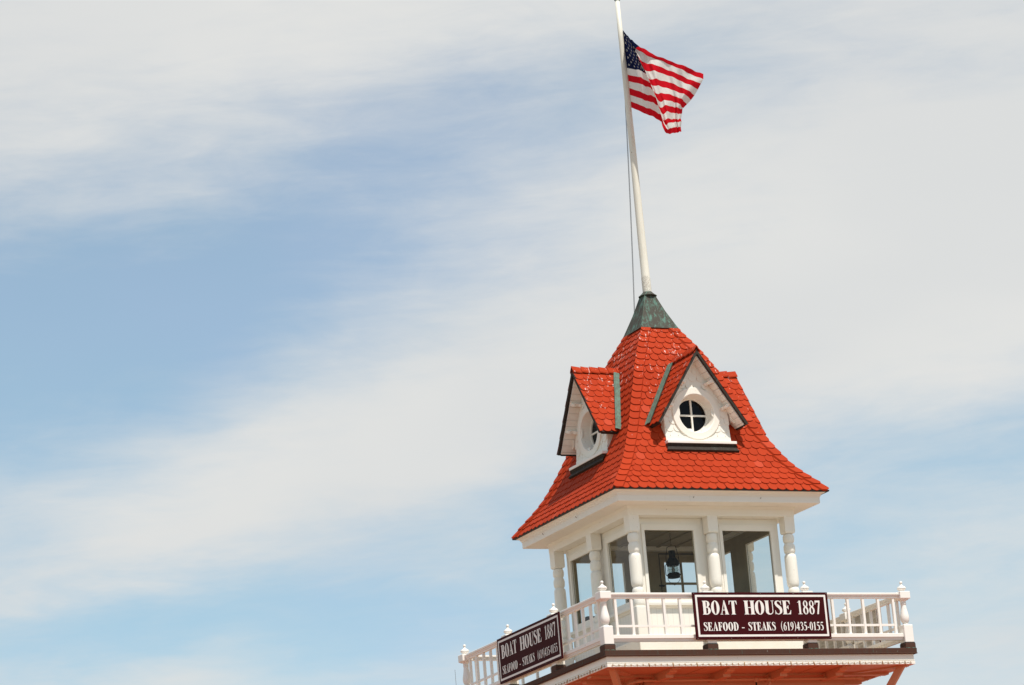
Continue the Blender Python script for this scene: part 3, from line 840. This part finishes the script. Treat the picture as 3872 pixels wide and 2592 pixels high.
# ------------------------------------------------------------------ flagpole
FP=thing('flagpole','tall white wooden flagpole with flaking paint rising from the copper roof cap','flagpole',(0.01,0,7.36))
x=mb('pole'); zs=[7.30,7.4,7.7,7.72,8.5,9.5,10.5,11.5,12.5,13.30]
x.tube([(.012-.008*(z-7.3)+.004*math.sin(z*1.3),0,z) for z in zs],[.086,.0855,.085,.081,.075,.069,.062,.056,.050,.0445],24)
o=x.build('pole',FP); o.matrix_parent_inverse=Matrix.Translation((-.01,0,-7.36))
x=mb('verge'); x.lathe(-.036,0,[(.052,13.29),(.058,13.30),(.058,13.36),(.045,13.38),(.03,13.39)],20)
x.mat('letter'); x.lathe(-.036,0,[(.02,13.39),(.06,13.42),(.085,13.48),(.085,13.52),(.06,13.58),(.02,13.605)],20)
o=x.build('truck',FP); o.matrix_parent_inverse=Matrix.Translation((-.01,0,-7.36))
x=mb('rope')
def hal(dx):
    P=[(-.030+dx,.07,13.3),(-.030+dx,.075,12.2)]
    for i in range(25):
        t=i/24; z=11.25+(7.02-11.25)*t
        P.append((-.035-.105*t+dx+.012*math.sin(math.pi*t),.08+.25*t,z))
    return P
x.tube(hal(0),.0048,6); x.tube(hal(.014),.004,6)
o=x.build('halyard',FP); o.matrix_parent_inverse=Matrix.Translation((-.01,0,-7.36))
x=mb('iron'); x.bar((-.145,.33,7.04),(-.10,.27,7.04),.03); o=x.build('cleat',FP); o.matrix_parent_inverse=Matrix.Translation((-.01,0,-7.36))

# ------------------------------------------------------------------ flag
FLAG=[[(0,0.021,-0.009,12.686),(0.068,0.005,-0.156,12.542),(0.2,-0.167,-0.605,12.289),(0.3,-0.154,-0.676,12.219),(0.4,-0.015,-0.673,12.11),(0.55,0.271,-0.67,11.976),(0.7,0.663,-0.604,11.882),(0.85,0.965,-0.762,11.706),(1,1.297,-0.713,11.619)],
[(0,0.018,-0.008,12.576),(0.073,-0.006,-0.173,12.459),(0.215,-0.199,-0.7,12.19),(0.307,-0.149,-0.613,12.193),(0.4,-0.033,-0.555,12.1),(0.55,0.224,-0.616,11.941),(0.7,0.64,-0.561,11.833),(0.85,0.91,-0.737,11.635),(1,1.283,-0.707,11.507)],
[(0,0.019,-0.009,12.463),(0.085,0.019,-0.184,12.324),(0.25,-0.156,-0.719,12.055),(0.345,-0.116,-0.628,12.062),(0.44,0.033,-0.585,11.863),(0.58,0.244,-0.625,11.785),(0.72,0.645,-0.563,11.703),(0.86,0.907,-0.736,11.513),(1,1.234,-0.685,11.421)],
[(0,0.021,-0.01,12.353),(0.095,0.042,-0.194,12.202),(0.28,-0.118,-0.736,11.929),(0.37,-0.079,-0.644,11.943),(0.46,0.083,-0.607,11.68),(0.595,0.28,-0.641,11.635),(0.73,0.636,-0.559,11.594),(0.865,0.859,-0.714,11.423),(1,1.173,-0.658,11.317)],
[(0,0.024,-0.011,12.242),(0.105,0.065,-0.205,12.092),(0.31,-0.08,-0.754,11.809),(0.395,-0.04,-0.662,11.826),(0.48,0.141,-0.633,11.506),(0.61,0.307,-0.653,11.473),(0.74,0.64,-0.561,11.457),(0.87,0.848,-0.709,11.297),(1,1.105,-0.627,11.216)],
[(0,0.026,-0.012,12.13),(0.114,0.086,-0.214,11.99),(0.335,-0.045,-0.769,11.698),(0.417,-0.007,-0.677,11.718),(0.5,0.174,-0.648,11.362),(0.625,0.336,-0.666,11.339),(0.75,0.652,-0.567,11.311),(0.875,0.83,-0.701,11.186),(1,1.038,-0.597,11.134)],
[(0,0.028,-0.013,12.018),(0.122,0.106,-0.223,11.894),(0.36,-0.013,-0.784,11.601),(0.438,0.025,-0.691,11.618),(0.515,0.213,-0.666,11.209),(0.636,0.364,-0.679,11.196),(0.758,0.666,-0.573,11.193),(0.879,0.781,-0.679,11.092),(1,0.961,-0.562,11.051)],
[(0,0.03,-0.014,11.906),(0.131,0.13,-0.234,11.797),(0.385,0.019,-0.798,11.505),(0.458,0.054,-0.704,11.522),(0.53,0.25,-0.682,11.066),(0.647,0.4,-0.695,11.043),(0.765,0.671,-0.575,11.061),(0.883,0.748,-0.664,10.987),(1,0.885,-0.528,10.967)],
[(0,0.03,-0.014,11.768),(0.136,0.155,-0.245,11.644),(0.4,0.068,-0.82,11.319),(0.47,0.099,-0.724,11.34),(0.54,0.267,-0.69,10.943),(0.655,0.407,-0.698,10.934),(0.77,0.663,-0.571,10.963),(0.885,0.718,-0.651,10.92),(1,0.87,-0.522,10.95)],
[(0,0.033,-0.015,11.637),(0.143,0.171,-0.252,11.501),(0.42,0.105,-0.836,11.176),(0.485,0.13,-0.738,11.197),(0.55,0.301,-0.705,10.809),(0.663,0.428,-0.707,10.802),(0.775,0.652,-0.567,10.842),(0.887,0.7,-0.643,10.808),(1,0.854,-0.515,10.854)],
[(0,0.034,-0.015,11.499),(0.146,0.181,-0.257,11.331),(0.43,0.144,-0.854,11.005),(0.493,0.169,-0.756,11.029),(0.555,0.314,-0.711,10.678),(0.666,0.432,-0.709,10.667),(0.778,0.642,-0.562,10.723),(0.889,0.685,-0.636,10.697),(1,0.826,-0.502,10.753)],
[(0,0.036,-0.016,11.358),(0.15,0.194,-0.262,11.189),(0.44,0.171,-0.866,10.848),(0.5,0.197,-0.768,10.874),(0.56,0.341,-0.723,10.564),(0.67,0.45,-0.717,10.587),(0.78,0.653,-0.567,10.658),(0.89,0.685,-0.636,10.637),(1,0.832,-0.505,10.691)],
[(0,0.039,-0.018,11.225),(0.153,0.205,-0.268,11.037),(0.45,0.202,-0.88,10.663),(0.507,0.229,-0.783,10.689),(0.565,0.36,-0.732,10.465),(0.674,0.473,-0.728,10.483),(0.782,0.66,-0.57,10.555),(0.891,0.684,-0.636,10.534),(1,0.812,-0.496,10.591)],
[(0,0.037,-0.017,11.103),(0.156,0.225,-0.276,10.886),(0.46,0.229,-0.892,10.49),(0.515,0.249,-0.792,10.507),(0.57,0.323,-0.715,10.407),(0.677,0.431,-0.709,10.369),(0.785,0.634,-0.558,10.438),(0.892,0.684,-0.636,10.434),(1,0.816,-0.497,10.505)]]

NS,NK=150,13*8
rows=[]
for r in FLAG:
    s_=np.array([q[0] for q in r]); X=np.array([q[1:] for q in r])
    # monotone-ish cubic through the control points
    tg=np.zeros_like(X); n=len(s_)
    for i in range(n):
        if i==0: tg[i]=(X[1]-X[0])/(s_[1]-s_[0])
        elif i==n-1: tg[i]=(X[-1]-X[-2])/(s_[-1]-s_[-2])
        else: 
            d0=(X[i]-X[i-1])/(s_[i]-s_[i-1]); d1=(X[i+1]-X[i])/(s_[i+1]-s_[i]); h0=s_[i]-s_[i-1]; h1=s_[i+1]-s_[i]
            tg[i]=(d0*h1+d1*h0)/(h0+h1)*.8
    out=[]
    for j in range(NS+1):
        s=j/NS; i=min(max(np.searchsorted(s_,s)-1,0),n-2); h=s_[i+1]-s_[i]; t=(s-s_[i])/h
        out.append((2*t**3-3*t**2+1)*X[i]+(t**3-2*t**2+t)*h*tg[i]+(-2*t**3+3*t**2)*X[i+1]+(t**3-t**2)*h*tg[i+1])
    rows.append(out)
FR=np.array(rows)                      # 14 x NS+1 x 3
def frow(kf):
    i=min(int(kf),12); t=kf-i; p=[FR[max(i-1,0)],FR[i],FR[i+1],FR[min(i+2,13)]]
    lin=p[1]*(1-t)+p[2]*t
    cat=.5*((2*p[1])+(-p[0]+p[2])*t+(2*p[0]-5*p[1]+4*p[2]-p[3])*t*t+(-p[0]+3*p[1]-3*p[2]+p[3])*t**3)
    return lin*.5+cat*.5
GR=np.array([frow(i*13/NK) for i in range(NK+1)])
# small wrinkles, mostly along the view of the cloth's depth
view=np.array([.409,.912,0.0])
for i in range(NK+1):
    for j in range(NS+1):
        s=j/NS; k_=i/NK
        a_=min(1,s*5)
        GR[i,j]+=view*a_*(.020*math.sin(36*s+9*k_)+.013*math.sin(75*s-14*k_+1.2)+.012*math.sin(11*k_+20*s+2))
        if i==0 or i==NK: pass
    
x=MB()
for c in('fred','fwhite','fnavy'): x.mat(c)
x.sm=True
idx=[[x.pt(GR[i,j]) for j in range(NS+1)] for i in range(NK+1)]
for i in range(NK):
    st_=i*13//NK
    for j in range(NS):
        x.mat('fnavy' if (st_<7 and j<(.415 if st_==6 else .4)*NS) else ('fwhite' if st_%2 else 'fred'))
        x.face([idx[i][j],idx[i+1][j],idx[i+1][j+1],idx[i][j+1]])
def fpt(s,k_,off):
    fi=min(max(k_/13*NK,0),NK-1e-6); fj=min(max(s*NS,0),NS-1e-6); i,j=int(fi),int(fj); a_,b_=fi-i,fj-j
    P=GR[i,j]*(1-a_)*(1-b_)+GR[i+1,j]*a_*(1-b_)+GR[i,j+1]*(1-a_)*b_+GR[i+1,j+1]*a_*b_
    nn=np.cross(GR[i+1,j]-GR[i,j],GR[i,j+1]-GR[i,j]); nn=nn/(np.linalg.norm(nn)+1e-9)
    return P+nn*off
x.mat('fwhite'); x.sm=False
for rI in range(9):
    for cI in range(6 if rI%2==0 else 5):
        s0=.4*((cI+.5)/6 if rI%2==0 else (cI+1)/6); k0=7*(rI+1)/10
        if s0>.19+.028*k0: continue
        for off in(-.005,.005):
            pts=[]
            for q in range(10):
                rr=.031 if q%2==0 else .0125; t=math.pi/2+q*math.pi/5
                pts.append((s0+rr*.46*math.cos(t),k0-rr*math.sin(t)*10.4))
            c0=x.pt(fpt(s0,k0,off)); P_=[x.pt(fpt(a,b,off)) for a,b in pts]
            for q in range(10): x.face([c0,P_[q],P_[(q+1)%10]])
# hoist heading
x.mat('fwhite')
o=x.build('flag'); o['label']='red white and blue striped flag with stars waving from the pole'; o['category']='flag'

# ------------------------------------------------------------------ lettering
def gl_stroke(out,pts,ws,n=6):
    P=[]; Wd=[]
    m=len(pts)
    for i in range(m-1):
        p0=pts[max(i-1,0)];p1=pts[i];p2=pts[i+1];p3=pts[min(i+2,m-1)]
        for k in range(n):
            t=k/n
            P.append([.5*((2*p1[j])+(-p0[j]+p2[j])*t+(2*p0[j]-5*p1[j]+4*p2[j]-p3[j])*t*t+(-p0[j]+3*p1[j]-3*p2[j]+p3[j])*t**3) for j in(0,1)]); Wd.append(ws[i]*(1-t)+ws[i+1]*t)
    P.append(list(pts[-1])); Wd.append(ws[-1]); P=np.array(P)
    T=np.gradient(P,axis=0); T/=np.linalg.norm(T,axis=1)[:,None]; Nn=np.stack([-T[:,1],T[:,0]],1); Wd=np.array(Wd)[:,None]/2
    A=P+Nn*Wd; B=P-Nn*Wd
    out.append([[tuple(A[i]),tuple(A[i+1]),tuple(B[i+1]),tuple(B[i])] for i in range(len(P)-1)])
def gl_ring(out,cx,cy,rx,ry,tx,ty,n=28):
    q=[]
    for i in range(n):
        a,b=2*math.pi*i/n,2*math.pi*(i+1)/n
        f=lambda t,u,v:(cx+u*math.cos(t),cy+v*math.sin(t))
        q.append([f(a,rx,ry),f(b,rx,ry),f(b,rx-tx,ry-ty),f(a,rx-tx,ry-ty)])
    out.append(q)
def gl_p(out,*pts): out.append([list(pts)])
def gl_r(out,x0,x1,y0,y1): gl_p(out,(x0,y0),(x1,y0),(x1,y1),(x0,y1))
def gl_stem(out,x0,x1,y0=0,y1=1,top=True,bot=True,s=.055):
    gl_r(out,x0,x1,y0,y1)
    if top: gl_p(out,(x0-s,y1),(x0-s,y1-.030),(x0,y1-.065),(x1,y1-.065),(x1+s,y1-.030),(x1+s,y1))
    if bot: gl_p(out,(x0-s,y0),(x1+s,y0),(x1+s,y0+.030),(x1,y0+.065),(x0,y0+.065),(x0-s,y0+.030))
K_,t_n=.205,.060
def glyph(c):
    o=[]; K=K_; t=t_n
    if c=='B':
        gl_stem(o,.055,.055+K); gl_stroke(o,[(.15,.972),(.30,.972),(.42,.90),(.44,.76),(.40,.62),(.30,.535),(.15,.53)],[t,t,.13,K,.13,t,t])
        gl_stroke(o,[(.15,.53),(.32,.53),(.46,.45),(.49,.28),(.45,.12),(.32,.03),(.15,.027)],[t,t,.13,K*1.05,.13,t,t]); return o,.60
    if c=='O': gl_ring(o,.31,.5,.31,.52,K,.045); return o,.62
    if c=='0': gl_ring(o,.235,.5,.235,.51,.15,.045); return o,.47
    if c=='A':
        gl_p(o,(.07,.03),(.125,.03),(.36,.98),(.305,1.0)); gl_p(o,(.385,0),(.385+K*1.1,0),(.365,1.02),(.285,1.02)); gl_r(o,.15,.45,.30,.35)
        gl_r(o,0,.20,0,.04); gl_r(o,.32,.63,0,.04); return o,.63
    if c=='T':
        gl_stem(o,.215,.215+K,top=False); gl_r(o,.02,.585,.95,1); gl_p(o,(.0,.72),(.03,.72),(.10,.95),(.02,.99)); gl_p(o,(.605,.72),(.575,.72),(.505,.95),(.585,.99)); return o,.605
    if c=='H': gl_stem(o,.055,.055+K); gl_stem(o,.455,.455+K); gl_r(o,.2,.46,.475,.525); return o,.685
    if c=='U':
        gl_r(o,.055,.055+K,.30,1); gl_r(o,0,.285,.96,1); gl_r(o,.50,.55,.30,1); gl_r(o,.43,.62,.96,1)
        gl_stroke(o,[(.1425,.32),(.15,.18),(.22,.06),(.33,.02),(.45,.07),(.515,.18),(.525,.32)],[K,K*.95,.13,.07,.055,.05,.05]); return o,.62
    if c=='S':
        gl_stroke(o,[(.435,.72),(.40,.86),(.32,.955),(.22,.975),(.11,.90),(.10,.76),(.20,.62),(.33,.50),(.405,.36),(.40,.17),(.30,.04),(.19,.02),(.09,.09),(.03,.27)],[.02,.035,.05,.06,.13,.16,.19,.20,.18,.14,.06,.05,.04,.02])
        gl_p(o,(.42,.70),(.445,.70),(.445,1.0),(.42,1.0),(.38,.93)); gl_p(o,(.02,.30),(.045,.30),(.085,.08),(.045,0),(.02,0)); return o,.48
    if c=='E' or c=='F':
        gl_stem(o,.055,.055+K,bot=(c=='F')); gl_r(o,.15,.50,.955,1); gl_p(o,(.50,1),(.51,.73),(.485,.73),(.42,.91),(.34,.96)); gl_r(o,.15,.38,.49,.535); gl_p(o,(.38,.66),(.405,.66),(.405,.36),(.38,.36),(.31,.49),(.31,.535))
        if c=='E': gl_r(o,0,.53,0,.045); gl_p(o,(.53,0),(.565,.30),(.54,.30),(.45,.10),(.36,.04)); return o,.56
        return o,.51
    if c=='D':
        gl_stem(o,.055,.055+K); gl_stroke(o,[(.15,.973),(.30,.97),(.44,.86),(.51,.66),(.52,.5),(.51,.34),(.44,.14),(.30,.03),(.15,.027)],[t,.055,.12,.165,K,.165,.12,.055,t]); return o,.62
    if c=='K':
        gl_stem(o,.055,.055+K); gl_p(o,(.20,.44),(.20,.37),(.53,.97),(.46,.97)); gl_p(o,(.27,.58),(.36,.68),(.63,0),(.43,0)); gl_r(o,.40,.60,.96,1); gl_r(o,.36,.68,0,.04); return o,.67
    if c=='1':
        gl_r(o,.15,.15+.155,0,1); gl_p(o,(.16,1),(.16,.90),(.03,.83),(.03,.865),(.20,1)); gl_r(o,.05,.41,0,.04); return o,.44
    if c=='7':
        gl_p(o,(.02,1),(.46,1),(.46,.86),(.10,.86),(.04,.70),(.015,.70)); gl_p(o,(.46,.90),(.34,.88),(.15,0),(.29,0)); return o,.48
    if c=='8':
        gl_ring(o,.25,.755,.20,.25,.115,.045); gl_ring(o,.25,.27,.235,.285,.14,.045); gl_p(o,(.10,.62),(.20,.66),(.42,.42),(.34,.36)); return o,.50
    if c=='6' or c=='9':
        q=[]; gl_ring(q,.24,.31,.22,.32,.14,.045); gl_stroke(q,[(.105,.33),(.11,.52),(.17,.74),(.29,.91),(.42,.995)],[.15,.145,.13,.08,.03])
        if c=='9': q=[[[(.48-a,1-b) for a,b in f] for f in st] for st in q]
        return q,.48
    if c=='4':
        gl_r(o,.27,.42,0,1); gl_r(o,.02,.49,.23,.35); gl_p(o,(.02,.35),(.02,.27),(.10,.30),(.34,.90),(.34,1)); return o,.50
    if c=='3':
        gl_stroke(o,[(.04,.76),(.09,.91),(.20,.98),(.33,.90),(.36,.77),(.30,.63),(.18,.545)],[.03,.05,.07,.13,.15,.09,.04])
        gl_stroke(o,[(.18,.565),(.32,.50),(.385,.36),(.38,.20),(.28,.05),(.15,.02),(.05,.08)],[.04,.10,.155,.155,.09,.055,.10]); return o,.48
    if c=='5':
        gl_p(o,(.12,1),(.44,1),(.40,.86),(.14,.86)); gl_p(o,(.12,1),(.16,1),(.10,.57),(.06,.58))
        gl_stroke(o,[(.075,.585),(.20,.615),(.33,.52),(.385,.36),(.36,.17),(.26,.05),(.14,.02),(.05,.08)],[.05,.10,.15,.165,.15,.09,.055,.10]); return o,.48
    if c=='-': gl_r(o,.02,.26,.30,.40); return o,.28
    if c=='(' or c==')':
        q=[]; gl_stroke(q,[(.24,1.12),(.12,.93),(.06,.66),(.05,.44),(.09,.15),(.17,-.03),(.24,-.12)],[.02,.06,.09,.10,.09,.06,.02])
        if c==')': q=[[[(.27-a,b) for a,b in f] for f in st] for st in q]
        return q,.27
    return o,.2
def text(x,mp,s,x0,x1,z0,z1,gap=.05,lean=0.0):
    G_=[glyph(c) for c in s]; tot=sum(w for _,w in G_)+gap*(len(s)-1); kx=(x1-x0)/tot; H=z1-z0; cx=0; n=0
    for q,w in G_:
        for st in q:
            n+=1; off=.0030+.00025*n
            for f in st: x.poly([mp(x0+(cx+a)*kx,z0+b*H,off) for a,b in f])
        cx+=w+gap
def sign(name,T,label,wh=(-1.352,1.352),zz=(.190,1.022),lettered=True):
    x0,x1=wh; z0,z1=zz
    o=thing(name,label,'sign',T@Vector(((x0+x1)/2,-3.062,z0)),'boathouse signs on the railing')
    inv=Matrix.Translation(-o.location)
    x=MB(); x.mat('maroon'); x.T=T; x.bevbox(x0,x1,-3.142,-3.112,z0,z1,.004); x.mat('ply'); x.box(x0+.006,x1-.006,-3.1125,-3.1055,z0+.006,z1-.006)
    if not lettered:
        for u in(-.9,.9): x.bar(((x0+x1)/2+u,-3.085,z0+.02),((x0+x1)/2+u,-3.085,z1-.02),.06,.03)
    b=x.build('board',o); b.matrix_parent_inverse=inv
    x=MB(); x.mat('letter'); x.T=T; i,j=.046,.082; y=-3.1432
    for a0,a1,b0,b1 in((x0+i,x1-i,z1-j,z1-i),(x0+i,x1-i,z0+i,z0+j),(x0+i,x0+j,z0+j,z1-j),(x1-j,x1-i,z0+j,z1-j)): x.box(a0,a1,y,-3.1415,b0,b1)
    b=x.build('border',o); b.matrix_parent_inverse=inv
    c0=(x0+x1)/2
    x=MB(); x.mat('letter'); x.T=T
    mp=lambda a,b,off:(c0+a,-3.1405-off,z0+b)
    text(x,mp,'BOAT',-1.178,-.495,.438,.682,.035); text(x,mp,'HOUSE',-.355,.580,.438,.684,.04); text(x,mp,'1887',.715,1.180,.440,.684,.04)
    text(x,mp,'SEAFOOD',-1.188,-.505,.150,.300,.05); text(x,mp,'-',-.440,-.380,.150,.300); text(x,mp,'STEAKS',-.305,.235,.152,.300,.045)
    text(x,mp,'(619)435-0155',.350,1.205,.152,.300,.05)
    b=x.build('lettering',o); b.matrix_parent_inverse=inv
    x=MB(); x.mat('ply'); x.T=T
    for u in np.linspace(x0+.03,x1-.03,5):
        for z in(z0+.018,z1-.018): x.lathe(0,0,[(.0001,0)],3) if 0 else x.box(u-.003,u+.003,-3.144,-3.1415,z-.003,z+.003)
    b=x.build('screw',o); b.matrix_parent_inverse=inv
    return o
sign('sign',rz(0),'maroon restaurant sign facing the viewer on the front balcony railing',(-1.335,1.366),(.180,1.013))
sign('sign',rz(3),'maroon restaurant sign seen at a slant on the left balcony railing',(-1.220,1.477),(.173,1.000))
sign('sign',rz(1),'back of a board sign seen through the right balcony railing, bare grey wood',(-1.87,.83),(.20,.99),False)

# ------------------------------------------------------------------ lantern hanging in the cupola
LN=thing('lantern','black metal ship lantern with ribbed glass hanging inside the cupola window','lantern',(0,0,1.93))
def lp(x,name,par=None):
    o=x.build(name,par or LN)
    o.matrix_parent_inverse=Matrix.Translation((0,0,-1.93)) if par is None else Matrix.Identity(4)
    return o
D1=Vector((.912,-.409,0)); 
x=mb('iron'); x.lathe(0,0,[(.057,2.425),(.062,2.42),(.062,2.36),(.058,2.31),(.064,2.295),(.085,2.265),(.108,2.235),(.116,2.205),(.119,2.185),(.119,2.165),(.110,2.16),(.110,2.15),(.117,2.145),(.10,2.137),(.05,2.137)],28); HOOD=lp(x,'hood')
x=mb('iron'); x.lathe(0,0,[(.05,2.003),(.095,2.005),(.118,1.985),(.124,1.965),(.124,1.955),(.116,1.95),(.116,1.925),(.110,1.915),(.06,1.920)],28); lp(x,'base')
x=mb('lens'); P=[]
for i in range(29): P.append((.094+.007*math.sin(i*math.pi),2.005+.132*i/28)); 
P=[(.090+.010*abs(math.sin(i*math.pi/4)),2.006+.13*i/28) for i in range(29)]
x.lathe(0,0,P,28,False); lp(x,'glass')
x=mb('letter'); x.lathe(0,0,[(.02,2.006),(.022,2.03),(.03,2.05),(.03,2.09),(.018,2.12)],14); lp(x,'lamp_chimney')
x=mb('iron')
for a_ in np.linspace(0,2*math.pi,5)[:-1]+.9: x.tube([(.112*math.cos(a_),.112*math.sin(a_),1.97),(.112*math.cos(a_),.112*math.sin(a_),2.16)],.004,6)
x.tube([(.112*math.cos(t),.112*math.sin(t),2.06) for t in np.linspace(0,2*math.pi,25)[:-1]],.003,6,True)
for s_ in(-1,1): x.tube([D1*s_*.124+Vector((0,0,1.96)),D1*s_*.142+Vector((0,0,1.985)),D1*s_*.142+Vector((0,0,2.15)),D1*s_*.120+Vector((0,0,2.18))],.0075,8)
lp(x,'guard')
x=mb('iron')
B=[D1*-.120+Vector((0,0,2.19)),D1*-.112+Vector((0,0,2.33)),D1*-.078+Vector((0,0,2.495)),D1*-.03+Vector((0,0,2.512)),D1*.078+Vector((0,0,2.512)),D1*.112+Vector((0,0,2.35)),D1*.122+Vector((0,0,2.19))]
x.tube(B,.006,8); x.tube([Vector((0,0,2.525))+D1*.014*math.cos(t)+Vector((0,0,.014*math.sin(t))) for t in np.linspace(0,2*math.pi,13)[:-1]],.004,6,True)
x.tube([Vector((0,0,1.92))+D1*.115*math.cos(t)+Vector((0,0,.115*math.sin(t))) for t in np.linspace(math.pi,2*math.pi,17)],.0045,8)
x.tube([Vector((0,0,1.79))+D1*.011*math.cos(t)+Vector((0,0,.014*math.sin(t))) for t in np.linspace(0,2*math.pi,13)[:-1]],.004,6,True)
lp(x,'bail')
x=mb('iron'); x.tube([(.004*math.sin(z*60),.0,z) for z in np.linspace(2.535,2.80,22)],.0045,6); lp(x,'chain')

bx=thing('storage_box','dark box behind the lower edge of the far left cupola window','box',(-1.2,.90,1.18))
x=mb('darkbox'); x.T=Matrix.Translation((-1.2,.90,1.18)); x.bevbox(-.12,.12,-.36,.24,0,.15,.012); x.bevbox(-.125,.125,.20,.33,.0,.235,.03)
o=x.build('body',bx); o.matrix_parent_inverse=Matrix.Translation((1.2,-.90,-1.18))
x=mb('inside'); x.box(-1.35,-1.0,-1.25,1.25,1.12,1.178); part(x,'shelf',WALL)

# ------------------------------------------------------------------ string lights under the fascia
def bulb_mesh():
    x=mb('socket'); x.lathe(0,0,[(.0055,-.006),(.006,.012),(.004,.014)],8)
    x.mat('bulb'); x.lathe(0,0,[(.002,-.026),(.006,-.022),(.008,-.015),(.007,-.008),(.0055,-.006)],8); return x
bc=[None]; cc=[None]
def clip_mesh():
    x=mb('socket'); x.lathe(0,0,[(.008,-.020),(.009,.026),(.005,.030)],8); x.mat('bulb'); x.lathe(0,0,[(.002,-.040),(.007,-.035),(.009,-.026),(.008,-.020)],8); return x
for k,lab in((0,'string of small bulbs along the front balcony edge'),(3,'string of small bulbs along the left balcony edge'),(1,'string of small bulbs along the right balcony edge')):
    T=rz(k); o=thing('string_lights',lab,'string lights',T@Vector((0,-3.07,-.25)),'strings of bulbs under the balcony edge')
    inv=Matrix.Translation(-o.location)
    x=mb('cord',k); P=[]; n=52
    for i in range(n*3+1):
        u=-3.0+6.0*i/(n*3); P.append((u,-3.079-.003*math.cos(i*2.1),-.246+.007*math.sin(i*2.0944)))
    x.tube(P,.003,5); c=x.build('cord',o); c.matrix_parent_inverse=inv
    for i in range(n):
        u=-2.97+i*.1165
        big=i%4==2
        b=place(clip_mesh if big else bulb_mesh,'bulb',cc if big else bc,(0,0,0),o)
        b.matrix_local=inv@T@Matrix.Translation((u,-3.081,-.242+random.uniform(-.004,.004)))@Matrix.Rotation(random.uniform(-.35,.35),4,'Y')@Matrix.Rotation(random.uniform(-.3,.1),4,'X')

# thin radio mast left of the balcony
an=thing('antenna','thin whip antenna mast beside the left end of the balcony','antenna',(-4.412,.344,-4.3))
x=mb('rope'); x.tube([(-4.412,.344,-4.3),(-4.412,.344,-1.5),(-4.41,.344,.30)],[.012,.007,.0035],6); o=x.build('mast',an); o.matrix_parent_inverse=Matrix.Translation((4.412,-.344,4.3))
